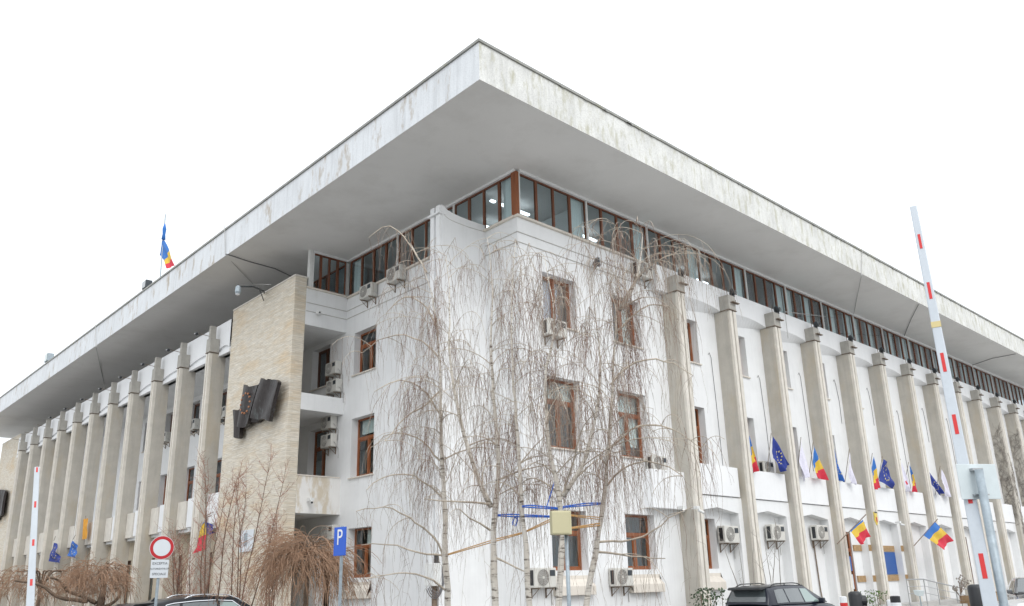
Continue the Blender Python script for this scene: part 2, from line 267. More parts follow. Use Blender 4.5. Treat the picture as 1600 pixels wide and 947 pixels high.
# ------------------------------------------------------------------ mesh helpers
OFF = {}
def tag(o, label=None, cat=None, group=None, kind=None):
    if label: o['label'] = label
    if cat: o['category'] = cat
    if group: o['group'] = group
    if kind: o['kind'] = kind
    return o
class MB:
    def __init__(s): s.v = []; s.f = []; s.m = []; s.mi = 0
    def quad(s, *p):
        n = len(s.v); s.v += [tuple(q) for q in p]; s.f.append(tuple(range(n, n + len(p)))); s.m.append(s.mi); return s
    def box(s, x0, x1, y0, y1, z0, z1):
        n = len(s.v)
        s.v += [(x0, y0, z0), (x1, y0, z0), (x1, y1, z0), (x0, y1, z0), (x0, y0, z1), (x1, y0, z1), (x1, y1, z1), (x0, y1, z1)]
        for f in ((0, 3, 2, 1), (4, 5, 6, 7), (0, 1, 5, 4), (1, 2, 6, 5), (2, 3, 7, 6), (3, 0, 4, 7)):
            s.f.append(tuple(n + i for i in f)); s.m.append(s.mi)
        return s
    def prism(s, pts, a0, a1, ax='x'):
        # pts: 2-D outline in the two other axes; extruded along ax from a0 to a1
        def P(a, p):
            return (a, p[0], p[1]) if ax == 'x' else ((p[0], a, p[1]) if ax == 'y' else (p[0], p[1], a))
        n = len(s.v); k = len(pts)
        s.v += [P(a0, p) for p in pts] + [P(a1, p) for p in pts]
        s.f.append(tuple(range(n, n + k))); s.m.append(s.mi)
        s.f.append(tuple(range(n + 2 * k - 1, n + k - 1, -1))); s.m.append(s.mi)
        for i in range(k):
            j = (i + 1) % k
            s.f.append((n + i, n + k + i, n + k + j, n + j)); s.m.append(s.mi)
        return s
    def tube(s, pts, r, n=6, caps=True):
        pts = [Vector(p) for p in pts]; k = len(pts)
        rr = r if isinstance(r, (list, tuple)) else [r] * k
        base = len(s.v)
        t0 = (pts[1] - pts[0]).normalized()
        up = Vector((0, 0, 1)) if abs(t0.z) < 0.9 else Vector((1, 0, 0))
        a = t0.cross(up).normalized()
        for i, p in enumerate(pts):
            t = (pts[min(i + 1, k - 1)] - pts[max(i - 1, 0)])
            if t.length < 1e-9: t = t0
            t = t.normalized()
            a = (a - t * a.dot(t))
            a = a.normalized() if a.length > 1e-6 else t.orthogonal().normalized()
            b = t.cross(a)
            for j in range(n):
                q = 2 * math.pi * j / n
                w = p + (a * math.cos(q) + b * math.sin(q)) * rr[i]
                s.v.append((w.x, w.y, w.z))
        for i in range(k - 1):
            for j in range(n):
                j2 = (j + 1) % n
                s.f.append((base + i * n + j, base + i * n + j2, base + (i + 1) * n + j2, base + (i + 1) * n + j)); s.m.append(s.mi)
        if caps:
            s.f.append(tuple(base + j for j in range(n - 1, -1, -1))); s.m.append(s.mi)
            s.f.append(tuple(base + (k - 1) * n + j for j in range(n))); s.m.append(s.mi)
        return s
    def grid(s, fn, nu, nv, matfn=None):
        b = len(s.v)
        for i in range(nu + 1):
            for j in range(nv + 1): s.v.append(tuple(fn(i / nu, j / nv)))
        for i in range(nu):
            for j in range(nv):
                a = b + i * (nv + 1) + j
                s.f.append((a, a + nv + 1, a + nv + 2, a + 1)); s.m.append(matfn((i + .5) / nu, (j + .5) / nv) if matfn else s.mi)
        return s
    def wall(s, ax, c, a0, a1, z0, z1, ops, depth):
        # a wall face at coordinate c with real openings and reveals of the given depth
        P = (lambda a, z, d: (a, c + d, z)) if ax == 'y' else (lambda a, z, d: (c + d, a, z))
        A = sorted({a0, a1, *[q for o in ops for q in (o[0], o[1])]}); A = [q for q in A if a0 <= q <= a1]
        Z = sorted({z0, z1, *[q for o in ops for q in (o[2], o[3])]}); Z = [q for q in Z if z0 <= q <= z1]
        for i in range(len(A) - 1):
            for j in range(len(Z) - 1):
                ca, cz = (A[i] + A[i + 1]) / 2, (Z[j] + Z[j + 1]) / 2
                if any(o[0] < ca < o[1] and o[2] < cz < o[3] for o in ops): continue
                s.quad(P(A[i], Z[j], 0), P(A[i + 1], Z[j], 0), P(A[i + 1], Z[j + 1], 0), P(A[i], Z[j + 1], 0))
        for o in ops:
            b0, b1, y0, y1 = o[:4]
            for (p, q) in (((b0, y0), (b0, y1)), ((b1, y0), (b1, y1)), ((b0, y0), (b1, y0)), ((b0, y1), (b1, y1))):
                s.quad(P(p[0], p[1], 0), P(q[0], q[1], 0), P(q[0], q[1], depth), P(p[0], p[1], depth))
        return s
    def build(s, name, mat, parent=None, smooth=False, bevel=0.0, flipfix=True):
        me = bpy.data.meshes.new(name)
        off = OFF.get(parent.name, Vector((0, 0, 0))) if parent else Vector((0, 0, 0))
        vv = [(x - off.x, y - off.y, z - off.z) for x, y, z in s.v] if off.length > 0 else s.v
        me.from_pydata(vv, [], s.f)
        mats = mat if isinstance(mat, (list, tuple)) else [mat]
        for m in mats: me.materials.append(m)
        if len(mats) > 1: me.polygons.foreach_set('material_index', s.m)
        if smooth: me.polygons.foreach_set('use_smooth', [True] * len(me.polygons))
        me.update()
        o = bpy.data.objects.new(name, me); COL.objects.link(o)
        if parent: o.parent = parent; OFF[o.name] = off
        else: OFF[o.name] = Vector((0, 0, 0))
        if bevel > 0:
            b = o.modifiers.new('bevel', 'BEVEL'); b.width = bevel; b.segments = 2; b.limit_method = 'ANGLE'
        return o
def root(name, loc, label, cat, group=None):
    o = bpy.data.objects.new(name, None); COL.objects.link(o); o.location = loc; OFF[o.name] = Vector(loc)
    o.empty_display_size = 0.2
    return tag(o, label, cat, group)
def copy_tree(o, parent=None):
    c = o.copy(); COL.objects.link(c); c.parent = parent
    for ch in [q for q in bpy.data.objects if q.parent == o]: copy_tree(ch, c)
    return c
def text_mesh(body, size, M, name, mat, parent, extrude=0.002, align='CENTER'):
    cu = bpy.data.curves.new(name, 'FONT'); cu.body = body; cu.size = size; cu.extrude = extrude; cu.align_x = align; cu.align_y = 'CENTER'
    t = bpy.data.objects.new(name, cu); COL.objects.link(t)
    dg = bpy.context.evaluated_depsgraph_get(); dg.update()
    me = bpy.data.meshes.new_from_object(t.evaluated_get(dg)); bpy.data.objects.remove(t); bpy.data.curves.remove(cu)
    me.transform(M); me.materials.clear(); me.materials.append(mat)
    o = bpy.data.objects.new(name, me); COL.objects.link(o); o.parent = parent
    me.transform(Matrix.Translation(-OFF.get(parent.name, Vector((0, 0, 0))))); OFF[o.name] = OFF.get(parent.name)
    return o

# ------------------------------------------------------------------ ground
g = MB(); g.quad((-600, -600, 0), (900, -600, 0), (900, 1200, 0), (-600, 1200, 0))
tag(g.build('ground', paving), kind='structure')
g = MB(); g.quad((-60, -3, .004), (120, -3, .004), (120, 9.5, .004), (-60, 9.5, .004))
tag(g.build('road', asphalt), kind='structure')
g = MB(); g.quad((-3, 9.5, .006), (9.5, 9.5, .006), (9.5, 95, .006), (-3, 95, .006))
tag(g.build('side_road', asphalt), kind='structure')
g = MB()
for x in range(-50, 110, 5): g.quad((x, 4.3, .01), (x + 2.4, 4.3, .01), (x + 2.4, 4.42, .01), (x, 4.42, .01))
tag(g.build('road_marking', paint_w), kind='structure')
g = MB(); g.box(9.6, 120, 9.6, 9.75, 0, .13); g.box(9.6, 9.75, 9.75, 95, 0, .13)
tag(g.build('kerb', kerb_m), kind='structure')
g = MB(); g.quad((15.3, 16.2, .012), (34, 16.2, .012), (34, 18, .012), (15.3, 18, .012)); g.quad((9.8, 21, .012), (15.4, 21, .012), (15.4, 84, .012), (9.8, 84, .012))  # left strip put in, unseen along the facade, to darken the soffit above
tag(g.build('planting_bed', gravel_m), kind='structure')

# ------------------------------------------------------------------ the building
ZS = 15.27                      # soffit
B = root('office_building', (17.2, 18.0, 0), 'long white modernist office building with concrete fins and a broad overhanging flat roof', 'building')
XE, YE = 76.0, 83.3
# roof
m = MB(); x0, y0, z0, z1 = 12.94, 14.9, ZS, 16.49
m.mi = 0; m.quad((x0, y0, z0), (XE, y0, z0), (XE, y0, z1), (x0, y0, z1)); m.quad((XE, y0, z0), (XE, YE, z0), (XE, YE, z1), (XE, y0, z1))
m.mi = 1; m.quad((x0, YE, z0), (x0, y0, z0), (x0, y0, z1), (x0, YE, z1)); m.quad((XE, YE, z0), (x0, YE, z0), (x0, YE, z1), (XE, YE, z1))
m.mi = 2; m.quad((x0, y0, z0), (x0, YE, z0), (XE, YE, z0), (XE, y0, z0)); m.mi = 3; m.quad((x0, y0, z1), (XE, y0, z1), (XE, YE, z1), (x0, YE, z1))
rf = m.build('roof', [fasc_r, fasc_l, soffit_m, drip_m], B)
m = MB(); e = .05
m.box(x0 - e, XE + e, y0 - e, y0 + .25, 16.495, 16.58); m.box(x0 - e, x0 + .25, y0 + .25, YE + e, 16.495, 16.58)
m.box(XE - .2, XE + e, y0 + .25, YE + e, 16.495, 16.58)
for t in range(60):          # small dents and lifted clips on the edge
    a = R.uniform(16, 74); m.box(a, a + R.uniform(.05, .3), y0 - e - .012, y0 - e, 16.47, 16.50)
m.build('drip_edge', drip_m, rf)
# soffit joints and cornice strip over the ribbon windows
m = MB(); m.box(17.32, XE, 17.93, 18.04, 15.18, 15.268); m.box(17.14, 17.24, 18.04, 28.55, 15.18, 15.268); m.box(15.5, 17.14, 28.55, 28.66, 15.18, 15.268)
m.build('ceiling_trim', stucco, B)

# walls
FL = ((10.0, 11.8), (5.85, 8.2), (2.07, 3.9))
ops_r = []
for (a, b) in ((18.30, 19.92), (21.86, 23.44)):
    for (z0_, z1_) in FL: ops_r.append((a, b, z0_, z1_))
NF = 14
FX = [24.92 + 3.61 * k for k in range(NF)]
for k in range(NF - 1):
    a = FX[k] + .48 + .2
    for fi, (z0_, z1_) in enumerate(FL):
        if fi == 2 and k >= 1: continue
        ops_r.append((a, a + 1.56, z0_, z1_))
ops_r.append((36.3, 38.2, .42, 3.66))      # entrance
for k in (7, 8, 10): ops_r.append((FX[k] + 1.47, FX[k] + 2.77, .42, 3.7))
m = MB(); m.wall('y', 18.0, 17.2, XE, 0, 13.48, ops_r, .36)
m.build('wall', stucco, B)
ops_l = [(26.3, 27.92, z0_, z1_) for (z0_, z1_) in FL]
for j in range(-3, 12):
    a = 40.1 + 3.42 * j
    for (z0_, z1_) in FL[:2]: ops_l.append((a, a + 1.5, z0_, z1_))
ops_l.append((28.9 + .25, 30.2, .3, 2.9))
m = MB(); m.wall('x', 17.2, 18.0, YE - 1, 0, 13.48, ops_l, .36)
m.build('wall', stucco, B)
# back and end walls, floors, inner partitions so the rooms are rooms
m = MB(); m.box(XE - .3, XE, 18.3, YE - 1, 0, 15.2); m.box(17.5, XE - .3, YE - 1.3, YE - 1, 0, 15.2)
m.build('rear_wall', stucco, B)
m = MB(); m.box(17.6, XE - .4, 23.5, 23.7, 0, 15.2); m.box(22.9, 23.1, 23.7, YE - 1.4, 0, 15.2)
m.box(20.78, 20.88, 18.7, 23.4, 8.9, 15.2)
for k in range(3, 14, 2): m.box(FX[0] + 3.56 * k - .05, FX[0] + 3.56 * k + .05, 18.7, 23.4, 8.9, 15.2)
m.build('partition_wall', room_m, B)
m = MB()
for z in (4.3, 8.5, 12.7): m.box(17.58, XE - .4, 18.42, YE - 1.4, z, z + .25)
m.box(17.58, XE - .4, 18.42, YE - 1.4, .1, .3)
m.build('floor_slab', roomd_m, B)

# copings and dark strips painted as shaded grooves below the ribbon
m = MB()
m.box(17.14, XE, 17.90, 18.10, 13.48, 13.56); m.box(17.10, 17.30, 18.10, 28.5, 13.48, 13.56); m.box(15.25, 17.10, 28.50, 28.70, 13.55, 13.62)
m.build('window_ledge', sill_m, B, bevel=.01)
m = MB()
for z in (12.93, 12.57):
    m.box(17.17, 24.2, 17.975, 17.999, z, z + .022); m.box(17.176, 17.199, 18.0, 19.6, z, z + .022); m.box(17.176, 17.199, 20.2, 28.58, z, z + .022)
    m.box(15.3, 17.17, 28.575, 28.598, z, z + .022)
m.build('groove_strip', stucco_groove, B)

def frame_window(ax, c, a0, a1, z0, z1, depth=.3, transom=0.0, mull=0.5, mat=wood, curtain=None, sill='slab', open_part=None, name='window'):
    # wooden frame with its pane, curtain and sill as sub-parts
    def bx(mb, p0, p1, d0, d1, q0, q1):
        if ax == 'y': mb.box(p0, p1, c + d0, c + d1, q0, q1)
        else: mb.box(c + d0, c + d1, p0, p1, q0, q1)
    f = MB(); w = .075; d0, d1 = depth, depth + .07
    bx(f, a0, a0 + w, d0, d1, z0, z1); bx(f, a1 - w, a1, d0, d1, z0, z1)
    bx(f, a0 + w, a1 - w, d0, d1, z0, z0 + w); bx(f, a0 + w, a1 - w, d0, d1, z1 - w, z1)
    zt = z1 - w
    if transom:
        zt = z1 - (z1 - z0) * transom; bx(f, a0 + w, a1 - w, d0 - .012, d1, zt - .06, zt + .06); zt -= .06
    am = a0 + (a1 - a0) * mull
    bx(f, am - .055, am + .055, d0 - .008, d1, z0 + w, zt)
    for (p, q) in ((a0 + w, am - .055), (am + .055, a1 - w)):      # sash rails
        bx(f, p, p + .045, d0 + .012, d1 - .012, z0 + w, zt); bx(f, q - .045, q, d0 + .012, d1 - .012, z0 + w, zt)
        bx(f, p + .045, q - .045, d0 + .012, d1 - .012, z0 + w, z0 + w + .05); bx(f, p + .045, q - .045, d0 + .012, d1 - .012, zt - .045, zt)
    fo = f.build(name, mat, B)
    p = MB(); bx(p, a0 + w, a1 - w, d0 + .03, d0 + .036, z0 + w, z1 - w); p.build('pane', glass_m, fo)
    if curtain:
        cm, s0, s1, q0 = curtain
        q = MB(); n = 24
        L0, L1 = a0 + (a1 - a0) * s0, a0 + (a1 - a0) * s1
        def fn(u, v):
            a = L0 + (L1 - L0) * u; d = c + depth + .16 + .02 * math.sin(u * (L1 - L0) * 34); z = z0 + (z1 - z0) * (q0 + (1 - q0) * v)
            return (a, d, z) if ax == 'y' else (d, a, z)
        q.grid(fn, n, 1); q.build('curtain', cm, fo, smooth=True)
    if sill == 'slab':
        q = MB(); bx(q, a0 - .06, a1 + .06, -.07, depth, z0 - .05, z0 - .002); q.build('sill', sill_m, fo)
    elif sill == 'apron':
        q = MB(); pts = [(c + depth, z0), (c - .22, 1.60), (c - .22, 1.33), (c - .002, 1.33), (c - .002, z0 - .15)]
        if ax == 'y': q.prism(pts, a0 - .03, a1 + .06, 'x')
        else: q.prism(pts, a0 - .06, a1 + .03, 'y')
        q.build('sill', sill_m, fo, bevel=.012)
    return fo
frame_window('y', 18, 18.30, 19.92, *FL[0], curtain=(curtv_m, .02, .72, .1))
frame_window('y', 18, 18.30, 19.92, *FL[1], transom=.32, curtain=(curt_m, .02, .98, .66))
frame_window('y', 18, 18.30, 19.92, *FL[2], transom=.36, sill='apron')
frame_window('y', 18, 21.86, 23.44, *FL[0], curtain=(curt_m, .6, .95, .0))
frame_window('y', 18, 21.86, 23.44, *FL[1], transom=.32, curtain=(curt_m, .35, .98, .2))
frame_window('y', 18, 21.86, 23.44, *FL[2], transom=.36, sill='apron')
for k in range(NF - 1):
    a = FX[k] + .68
    frame_window('y', 18, a, a + 1.56, *FL[0], curtain=(curt_m, .5, .98, .0) if k % 3 else None)
    frame_window('y', 18, a, a + 1.56, *FL[1], transom=.32, curtain=(curt_m, .3, .98, .3) if k % 2 else None)
    if k < 1: frame_window('y', 18, a, a + 1.56, *FL[2], transom=.36, sill='apron')
frame_window('x', 17.2, 26.3, 27.92, *FL[0], transom=.3)
frame_window('x', 17.2, 26.3, 27.92, *FL[1], transom=.34, curtain=(curt_m, .03, .97, .74))
frame_window('x', 17.2, 26.3, 27.92, *FL[2], transom=.36, sill='apron', curtain=(curt_m, .03, .6, .55))
for j in range(-3, 12):
    a = 40.1 + 3.42 * j
    if j > 9: continue
    frame_window('x', 17.2, a, a + 1.5, *FL[0], mat=wood_d); frame_window('x', 17.2, a, a + 1.5, *FL[1], transom=.32, mat=wood)

# entrance door, with glazed leaf and notices
d = MB(); y = 18.01; DX = FX[3] + .80
for a in (DX, DX + .62, DX + 1.46): d.box(a, a + .12, y, y + .09, .42, 3.65)
d.box(DX + .12, DX + 1.46, y + .01, y + .08, 3.53, 3.65); d.box(DX + .12, DX + 1.46, y + .01, y + .08, 2.76, 2.92); d.box(DX + .12, DX + 1.46, y + .01, y + .08, .42, .72)
do = d.build('entrance_door', wood, B)
p = MB(); p.box(DX + .12, DX + 1.46, y + .04, y + .046, .5, 3.6); p.build('pane', glass_m, do)
p = MB(); p.box(DX + .80, DX + 1.40, y - .02, y - .012, 1.9, 2.55); p.build('notice', blue_m, do)
p = MB(); p.box(DX + .82, DX + 1.36, y - .02, y - .012, 1.1, 1.75); p.build('notice', signw, do)
p = MB(); p.tube([(DX + .68, y - .06, 1.35), (DX + .68, y - .06, 1.75)], .014); p.build('handle', steel, do)

# ribbon windows
def ribbon_section(ax, c, a0, a1, z0, z1, n, dirs, post=True, blinds=None, inner=1):
    def bx(mb, p0, p1, d0, d1, q0, q1):
        if ax == 'y': mb.box(p0, p1, c + d0, c + d1, q0, q1)
        else: mb.box(c + d0, c + d1, p0, p1, q0, q1)
    f = MB(); w = .055
    bx(f, a0, a1, .03, .10, z0, z0 + w); bx(f, a0, a1, .03, .10, z1 - w, z1)
    st = (a1 - a0) / n
    for i in range(n + 1):
        if post and i in (0,): continue
        a = a0 + st * i; h = .05 if i % 2 else .04
        bx(f, max(a0, a - h), min(a1, a + h), .022, .108, z0 + w, z1 - w)
    o = f.build('ribbon_window', wood_r, B)
    p = MB(); bx(p, a0, a1, .06, .066, z0 + w, z1 - w); p.build('pane', glass_r, o)
    if post:
        q = MB(); bx(q, a0 - .02, a0 + .05, -.03, .12, z0, z1); q.build('post', white_met, o)
    if blinds:
        for i, bm in enumerate(blinds):
            if bm is None: continue
            q = MB(); A0, A1 = a0 + st * i + .06, a0 + st * (i + 1) - .05
            def fn(u, v):
                a = A0 + (A1 - A0) * u; d = c + inner * (.2 + (.016 * math.sin(u * (A1 - A0) * 40) if bm is curt_m else 0)); z = z0 + (z1 - z0) * v
                return (a, d, z) if ax == 'y' else (d, a, z)
            q.grid(fn, 16, 1); q.build('curtain' if bm is curt_m else 'blind', bm, o, smooth=True)
    return o
SX = [17.34] + [20.72 + 3.56 * k for k in range(16)]
for i in range(len(SX) - 1):
    if i < 3: bl = [None, None, None, curt_m]
    elif i == 3: bl = [None, None, None, curt_m]
    elif i == 4: bl = [blind_m, None, blind_m, curt_m]
    else: bl = [curt_m, blind_m, curt_m, blind_m] if i % 2 else [blind_m, curt_m, blind_m, curt_m]
    if i == 0: bl = [None, None, None, curt_m]
    ribbon_section('y', 18.0, SX[i], SX[i + 1], 13.56, 15.18, 4, 1, post=(i > 0), blinds=bl)
ys = [18.1, 21.34, 24.9, 28.46]
for i in range(3): ribbon_section('x', 17.2, ys[i], ys[i + 1], 13.56, 15.18, 4, 1, post=(i > 0), blinds=[curt_m if i == 0 else None, None, None, curt_m if i == 2 else None])
ribbon_section('y', 28.58, 15.5, 17.1, 13.62, 15.18, 4, 1, blinds=None)
for i in range(12): ribbon_section('x', 17.2, 28.7 + 3.56 * i, 28.7 + 3.56 * (i + 1), 13.56, 15.18, 4, 1)
m = MB(); m.box(15.35, 15.47, 28.55, 28.75, 13.56, 15.268); m.build('corner_post', white_met, B)
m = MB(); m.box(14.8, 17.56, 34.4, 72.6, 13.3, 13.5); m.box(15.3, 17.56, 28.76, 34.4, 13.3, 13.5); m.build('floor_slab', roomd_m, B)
m = MB(); m.box(17.17, 17.30, 17.97, 18.22, 13.562, 15.178); m.build('corner_post', wood, B)
m = MB(); m.box(17.302, 17.345, 17.96, 18.0, 13.562, 15.178); m.build('corner_post', white_met, B)
m = MB()   # ceiling lights in the top floor offices
for (a, b) in ((18.2, 19.6), (22.0, 23.4), (29.0, 31.2), (17.7, 17.9)):
    m.box(a, b, 19.8, 19.92, 14.92, 14.98)
m.box(18.9, 20.3, 21.6, 21.7, 14.92, 14.98); m.box(23, 24.4, 21.6, 21.7, 14.92, 14.98); m.box(29.2, 31.2, 21.4, 21.5, 14.92, 14.98)
m.build('ceiling_lamp', tube_m, B)

# corner blade wall with its curved crest
m = MB()
crest = [(15.30, 13.95), (15.36, 13.93), (15.45, 13.87), (15.56, 13.815), (15.8, 13.765), (16.1, 13.74), (16.53, 13.725), (17.2, 13.735)]
pts = [(15.3, 0), (17.195, 0), (17.195, 13.735)] + crest[::-1][1:]
m.prism(pts, 19.63, 20.19, 'y')
bl = m.build('corner_blade', stucco, B)
m = MB()
lo = [(15.33, 13.68), (15.42, 13.58), (15.6, 13.50), (15.9, 13.468), (16.5, 13.455), (17.19, 13.49)]
m.tube([(a, 19.625, z) for a, z in lo], .012, 4)
m.build('crest_groove_strip', stucco_groove, bl)  # dark strip painted as the shaded groove below the crest
m = MB(); m.box(15.22, 15.299, 19.66, 19.86, 0, 13.93); m.box(15.22, 15.299, 19.96, 20.16, 0, 13.93); m.box(15.14, 15.44, 19.6, 20.22, 13.60, 13.66)
m.build('rib', stucco, bl)

# right-hand fins
def fin_right(k):
    x = FX[k]; w = .48
    m = MB(); m.box(x, x + w - .02, 17.36, 18.0, 0, 12.42)
    f = m.build('fin', conc, B, bevel=.012)
    m = MB(); m.box(x + .015, x + .19, 17.24, 17.359, 0, 12.40); m.box(x + .27, x + .47, 17.24, 17.359, 0, 12.40)
    m.build('rib', conc_l, f, bevel=.008)
    m = MB(); m.box(x - .03, x + w + .02, 17.22, 17.679, 12.44, 13.08)
    c = m.build('cap', cap_m, f, bevel=.015)
    m = MB(); m.box(x - .04, x + w + .03, 17.20, 17.679, 12.415, 12.438); m.box(x + .1, x + w + .12, 17.08, 17.215, 12.74, 12.77); m.tube([(x + .4, 17.15, 12.77), (x + .4, 17.15, 12.9)], .012, 5)
    m.tube([(x + .22, 17.4, 13.08), (x + .22, 17.42, 13.5)], .014, 5)
    m.build('bracket', rust_m, c)
    return f
for k in range(NF): fin_right(k)
# arched top beam between the fins (one curved bay each)
m = MB(); m.box(24.23, FX[0] + .3, 17.68, 18.0, 12.45, 13.5)
for k in range(NF - 1):
    a0, a1 = FX[k] + .3, FX[k + 1] + .3
    n = 14
    zc = lambda t: 12.44 + .17 * (1 - (2 * t - 1) ** 2) ** .8 if 0 < t < 1 else 12.44
    b0, b1 = FX[k] + .48, FX[k + 1]
    m.quad((a0, 17.68, 12.44), (b0, 17.68, 12.44), (b0, 17.68, 13.5), (a0, 17.68, 13.5))
    m.quad((b1, 17.68, 12.44), (a1, 17.68, 12.44), (a1, 17.68, 13.5), (b1, 17.68, 13.5))
    for i in range(n):
        t0, t1 = i / n, (i + 1) / n
        X0, X1 = b0 + (b1 - b0) * t0, b0 + (b1 - b0) * t1
        m.quad((X0, 17.68, zc(t0)), (X1, 17.68, zc(t1)), (X1, 17.68, 13.5), (X0, 17.68, 13.5))
        m.quad((X0, 17.68, zc(t0)), (X1, 17.68, zc(t1)), (X1, 17.999, 12.0 + .42 * t1), (X0, 17.999, 12.0 + .42 * t0))
    m.quad((a0, 17.68, 13.5), (a1, 17.68, 13.5), (a1, 18, 13.5), (a0, 18, 13.5))
m.box(FX[NF - 1] + .3, XE, 17.68, 18.0, 12.44, 13.5)
m.build('top_beam', stucco_clean, B)
# balcony fronts and the cranked lintels below
m = MB(); m.box(22.98, FX[0] - .002, 17.62, 18.0, 4.12, 5.46); m.build('balcony_front', stucco_clean, B, bevel=.012)
for k in range(NF - 1):
    a0, a1 = FX[k] + .462, FX[k + 1] - .004
    m = MB(); m.box(a0, a1 - .14, 17.54, 17.70, 4.73, 5.87)
    bf = m.build('balcony_front', stucco_clean, B, bevel=.01)
    mid = (a0 + a1) / 2 - .15
    m = MB()
    m.prism([(a0, 4.70), (a0, 4.11), (a0 + .12, 4.11), (mid, 4.29), (a1 - .3, 4.11), (a1, 4.11), (a1, 4.70)], 17.60, 17.999, 'y')
    m.box(a1 - .3, a1, 17.60, 17.999, 0, 4.108); m.box(a0, a0 + .1, 17.60, 17.999, 0, 4.108)
    m.build('lintel', stucco, bf)
for k in range(3, NF - 1):       # flush ground floor walls from the entrance on
    a0, a1 = FX[k] + .57, FX[k + 1] - .31
    ops = []
    if k == 3: ops = [(a0 + .04, a0 + 1.86, .42, 3.66)]
    if k in (7, 8, 10): ops = [(a0 + .9, a0 + 2.2, .42, 3.7)]
    m = MB(); m.wall('y', 17.975, a0, a1, 0, 4.3, ops, .02)
    wl = m.build('wall', stucco, B)
    if k in (7, 8, 10): frame_window('y', 17.86, a0 + .9, a0 + 2.2, .42, 3.7, depth=.125, transom=.3, mat=wood_d, sill=None)
m = MB()      # tan bands and blue board in the entrance bays
for (a, b) in ((FX[3] + 2.5, FX[4] - .31), (FX[4] + .57, FX[5] - .31)):
    for zz in (2.79, 1.40):
        m = MB(); m.box(a, b, 17.92, 17.973, zz, zz + .28); sb_ = m.build('stone_band', tan_m, B)
        m = MB(); m.box(b + .005, b + .304, 17.583, 17.598, zz, zz + .28); m.build('return_band', tan_m, sb_)
m = MB(); m.box(FX[4] + 1.0, FX[5] - .32, 17.92, 17.973, 1.71, 2.76); m.build('notice_board', blue_m, B, bevel=.006)

# left side: blade pylons, gallery, fins
def pylon(y0, y1, ztop):
    m = MB(); m.box(14.76, 15.28, y0, y1, 0, ztop)
    o = m.build('stone_pylon', trav, B, bevel=.01)
    m = MB(); m.box(14.74, 15.30, y0 - .02, y1 + .02, ztop + .002, ztop + .06); m.build('coping', conc_l, o)
pylon(28.6, 34.4, 13.98); pylon(72.6, 78.6, 13.92)
for bxs in ([(28.6, 28.75, 12.0, 13.55), (28.75, 34.4, 12.0, 12.15)], [(28.6, 34.4, 8.5, 8.75), (28.6, 28.75, 8.75, 9.17)], [(28.6, 34.4, 4.49, 4.7), (28.6, 28.75, 4.7, 5.9)]):
    m = MB()
    for (p_, q_, r_, t_) in bxs: m.box(15.281, 17.199, p_, q_, r_, t_)
    m.build('gallery_slab', peel if bxs[0][2] < 5 else stucco, B)
m = MB(); m.box(15.281, 17.14, 28.57, 28.77, 5.902, 5.95); m.build('window_ledge', sill_m, B)
m = MB(); m.box(14.9, 17.199, 34.4, 72.6, 12.08, 12.2); m.build('gallery_slab', stucco, B)
m = MB(); m.box(14.9, 17.199, 34.4, 72.6, 4.32, 4.48); m.build('gallery_slab', stucco, B)
FY = [35.50 + 3.42 * k for k in range(11)]
for k, y in enumerate(FY):
    m = MB(); m.box(14.42, 15.05, y + .02, y + .38, 0, 12.2); f = m.build('fin', conc, B, bevel=.012)
    m = MB(); m.box(14.26, 14.419, y + .02, y + .14, 0, 12.18); m.box(14.26, 14.419, y + .25, y + .38, 0, 12.18); m.build('rib', conc_l, f, bevel=.008)
    m = MB(); m.box(14.25, 14.69, y - .02, y + .42, 12.22, 12.88); m.box(14.27, 14.55, y + .10, y + .29, 12.882, 13.50)
    c = m.build('cap', cap_m, f, bevel=.015)
    m = MB(); m.box(14.23, 14.69, y - .04, y + .44, 12.203, 12.218); m.tube([(14.3, y + .2, 13.0), (13.75, y + .3, 13.08)], .015, 5); m.build('bracket', rust_m, c)
m = MB()
ends = [34.4] + [y + .2 for y in FY] + [72.6]
for i in range(len(ends) - 1):
    a0, a1 = ends[i], ends[i + 1]; n = 12
    zc = lambda t: 12.30 + .17 * (1 - (2 * t - 1) ** 2)
    for q in range(n):
        t0, t1 = q / n, (q + 1) / n; Y0, Y1 = a0 + (a1 - a0) * t0, a0 + (a1 - a0) * t1
        m.quad((14.7, Y0, zc(t0)), (14.7, Y1, zc(t1)), (14.7, Y1, 13.6), (14.7, Y0, 13.6))
        m.quad((14.7, Y0, zc(t0)), (14.7, Y1, zc(t1)), (14.78, Y1, zc(t1)), (14.78, Y0, zc(t0)))
    m.quad((14.78, a0, 12.08), (14.78, a1, 12.08), (14.78, a1, 12.6), (14.78, a0, 12.6))
    m.quad((14.78, a0, 12.08), (14.78, a1, 12.08), (15.1, a1, 12.08), (15.1, a0, 12.08))
    m.quad((14.7, a0, 13.6), (14.7, a1, 13.6), (14.95, a1, 13.6), (14.95, a0, 13.6)); m.quad((14.95, a0, 13.6), (14.95, a1, 13.6), (14.95, a1, 13.51), (14.95, a0, 13.51))
m.box(14.70, 14.78, 34.4, 72.6, 12.06, 12.24)
m.build('top_beam', stucco_clean, B)
for i in range(len(FY)):
    y0_ = FY[i] + .4; y1_ = (FY[i + 1] if i + 1 < len(FY) else 72.6) - .01
    m = MB(); m.box(14.72, 14.85, y0_, y1_ - 1.25, 4.5, 5.78); bf = m.build('balcony_front', stucco_clean, B, bevel=.01)
    m = MB(); m.box(14.75, 14.88, y1_ - 1.0, y1_, 4.46, 5.72); m.build('lintel', conc_l, bf)
m = MB(); m.box(14.72, 14.85, 34.42, 35.5, 4.5, 5.78); m.build('balcony_front', stucco_clean, B)
low_ops = [(FY[i] + .9, FY[i] + 2.2, 1.0, 3.4) for i in range(len(FY))]
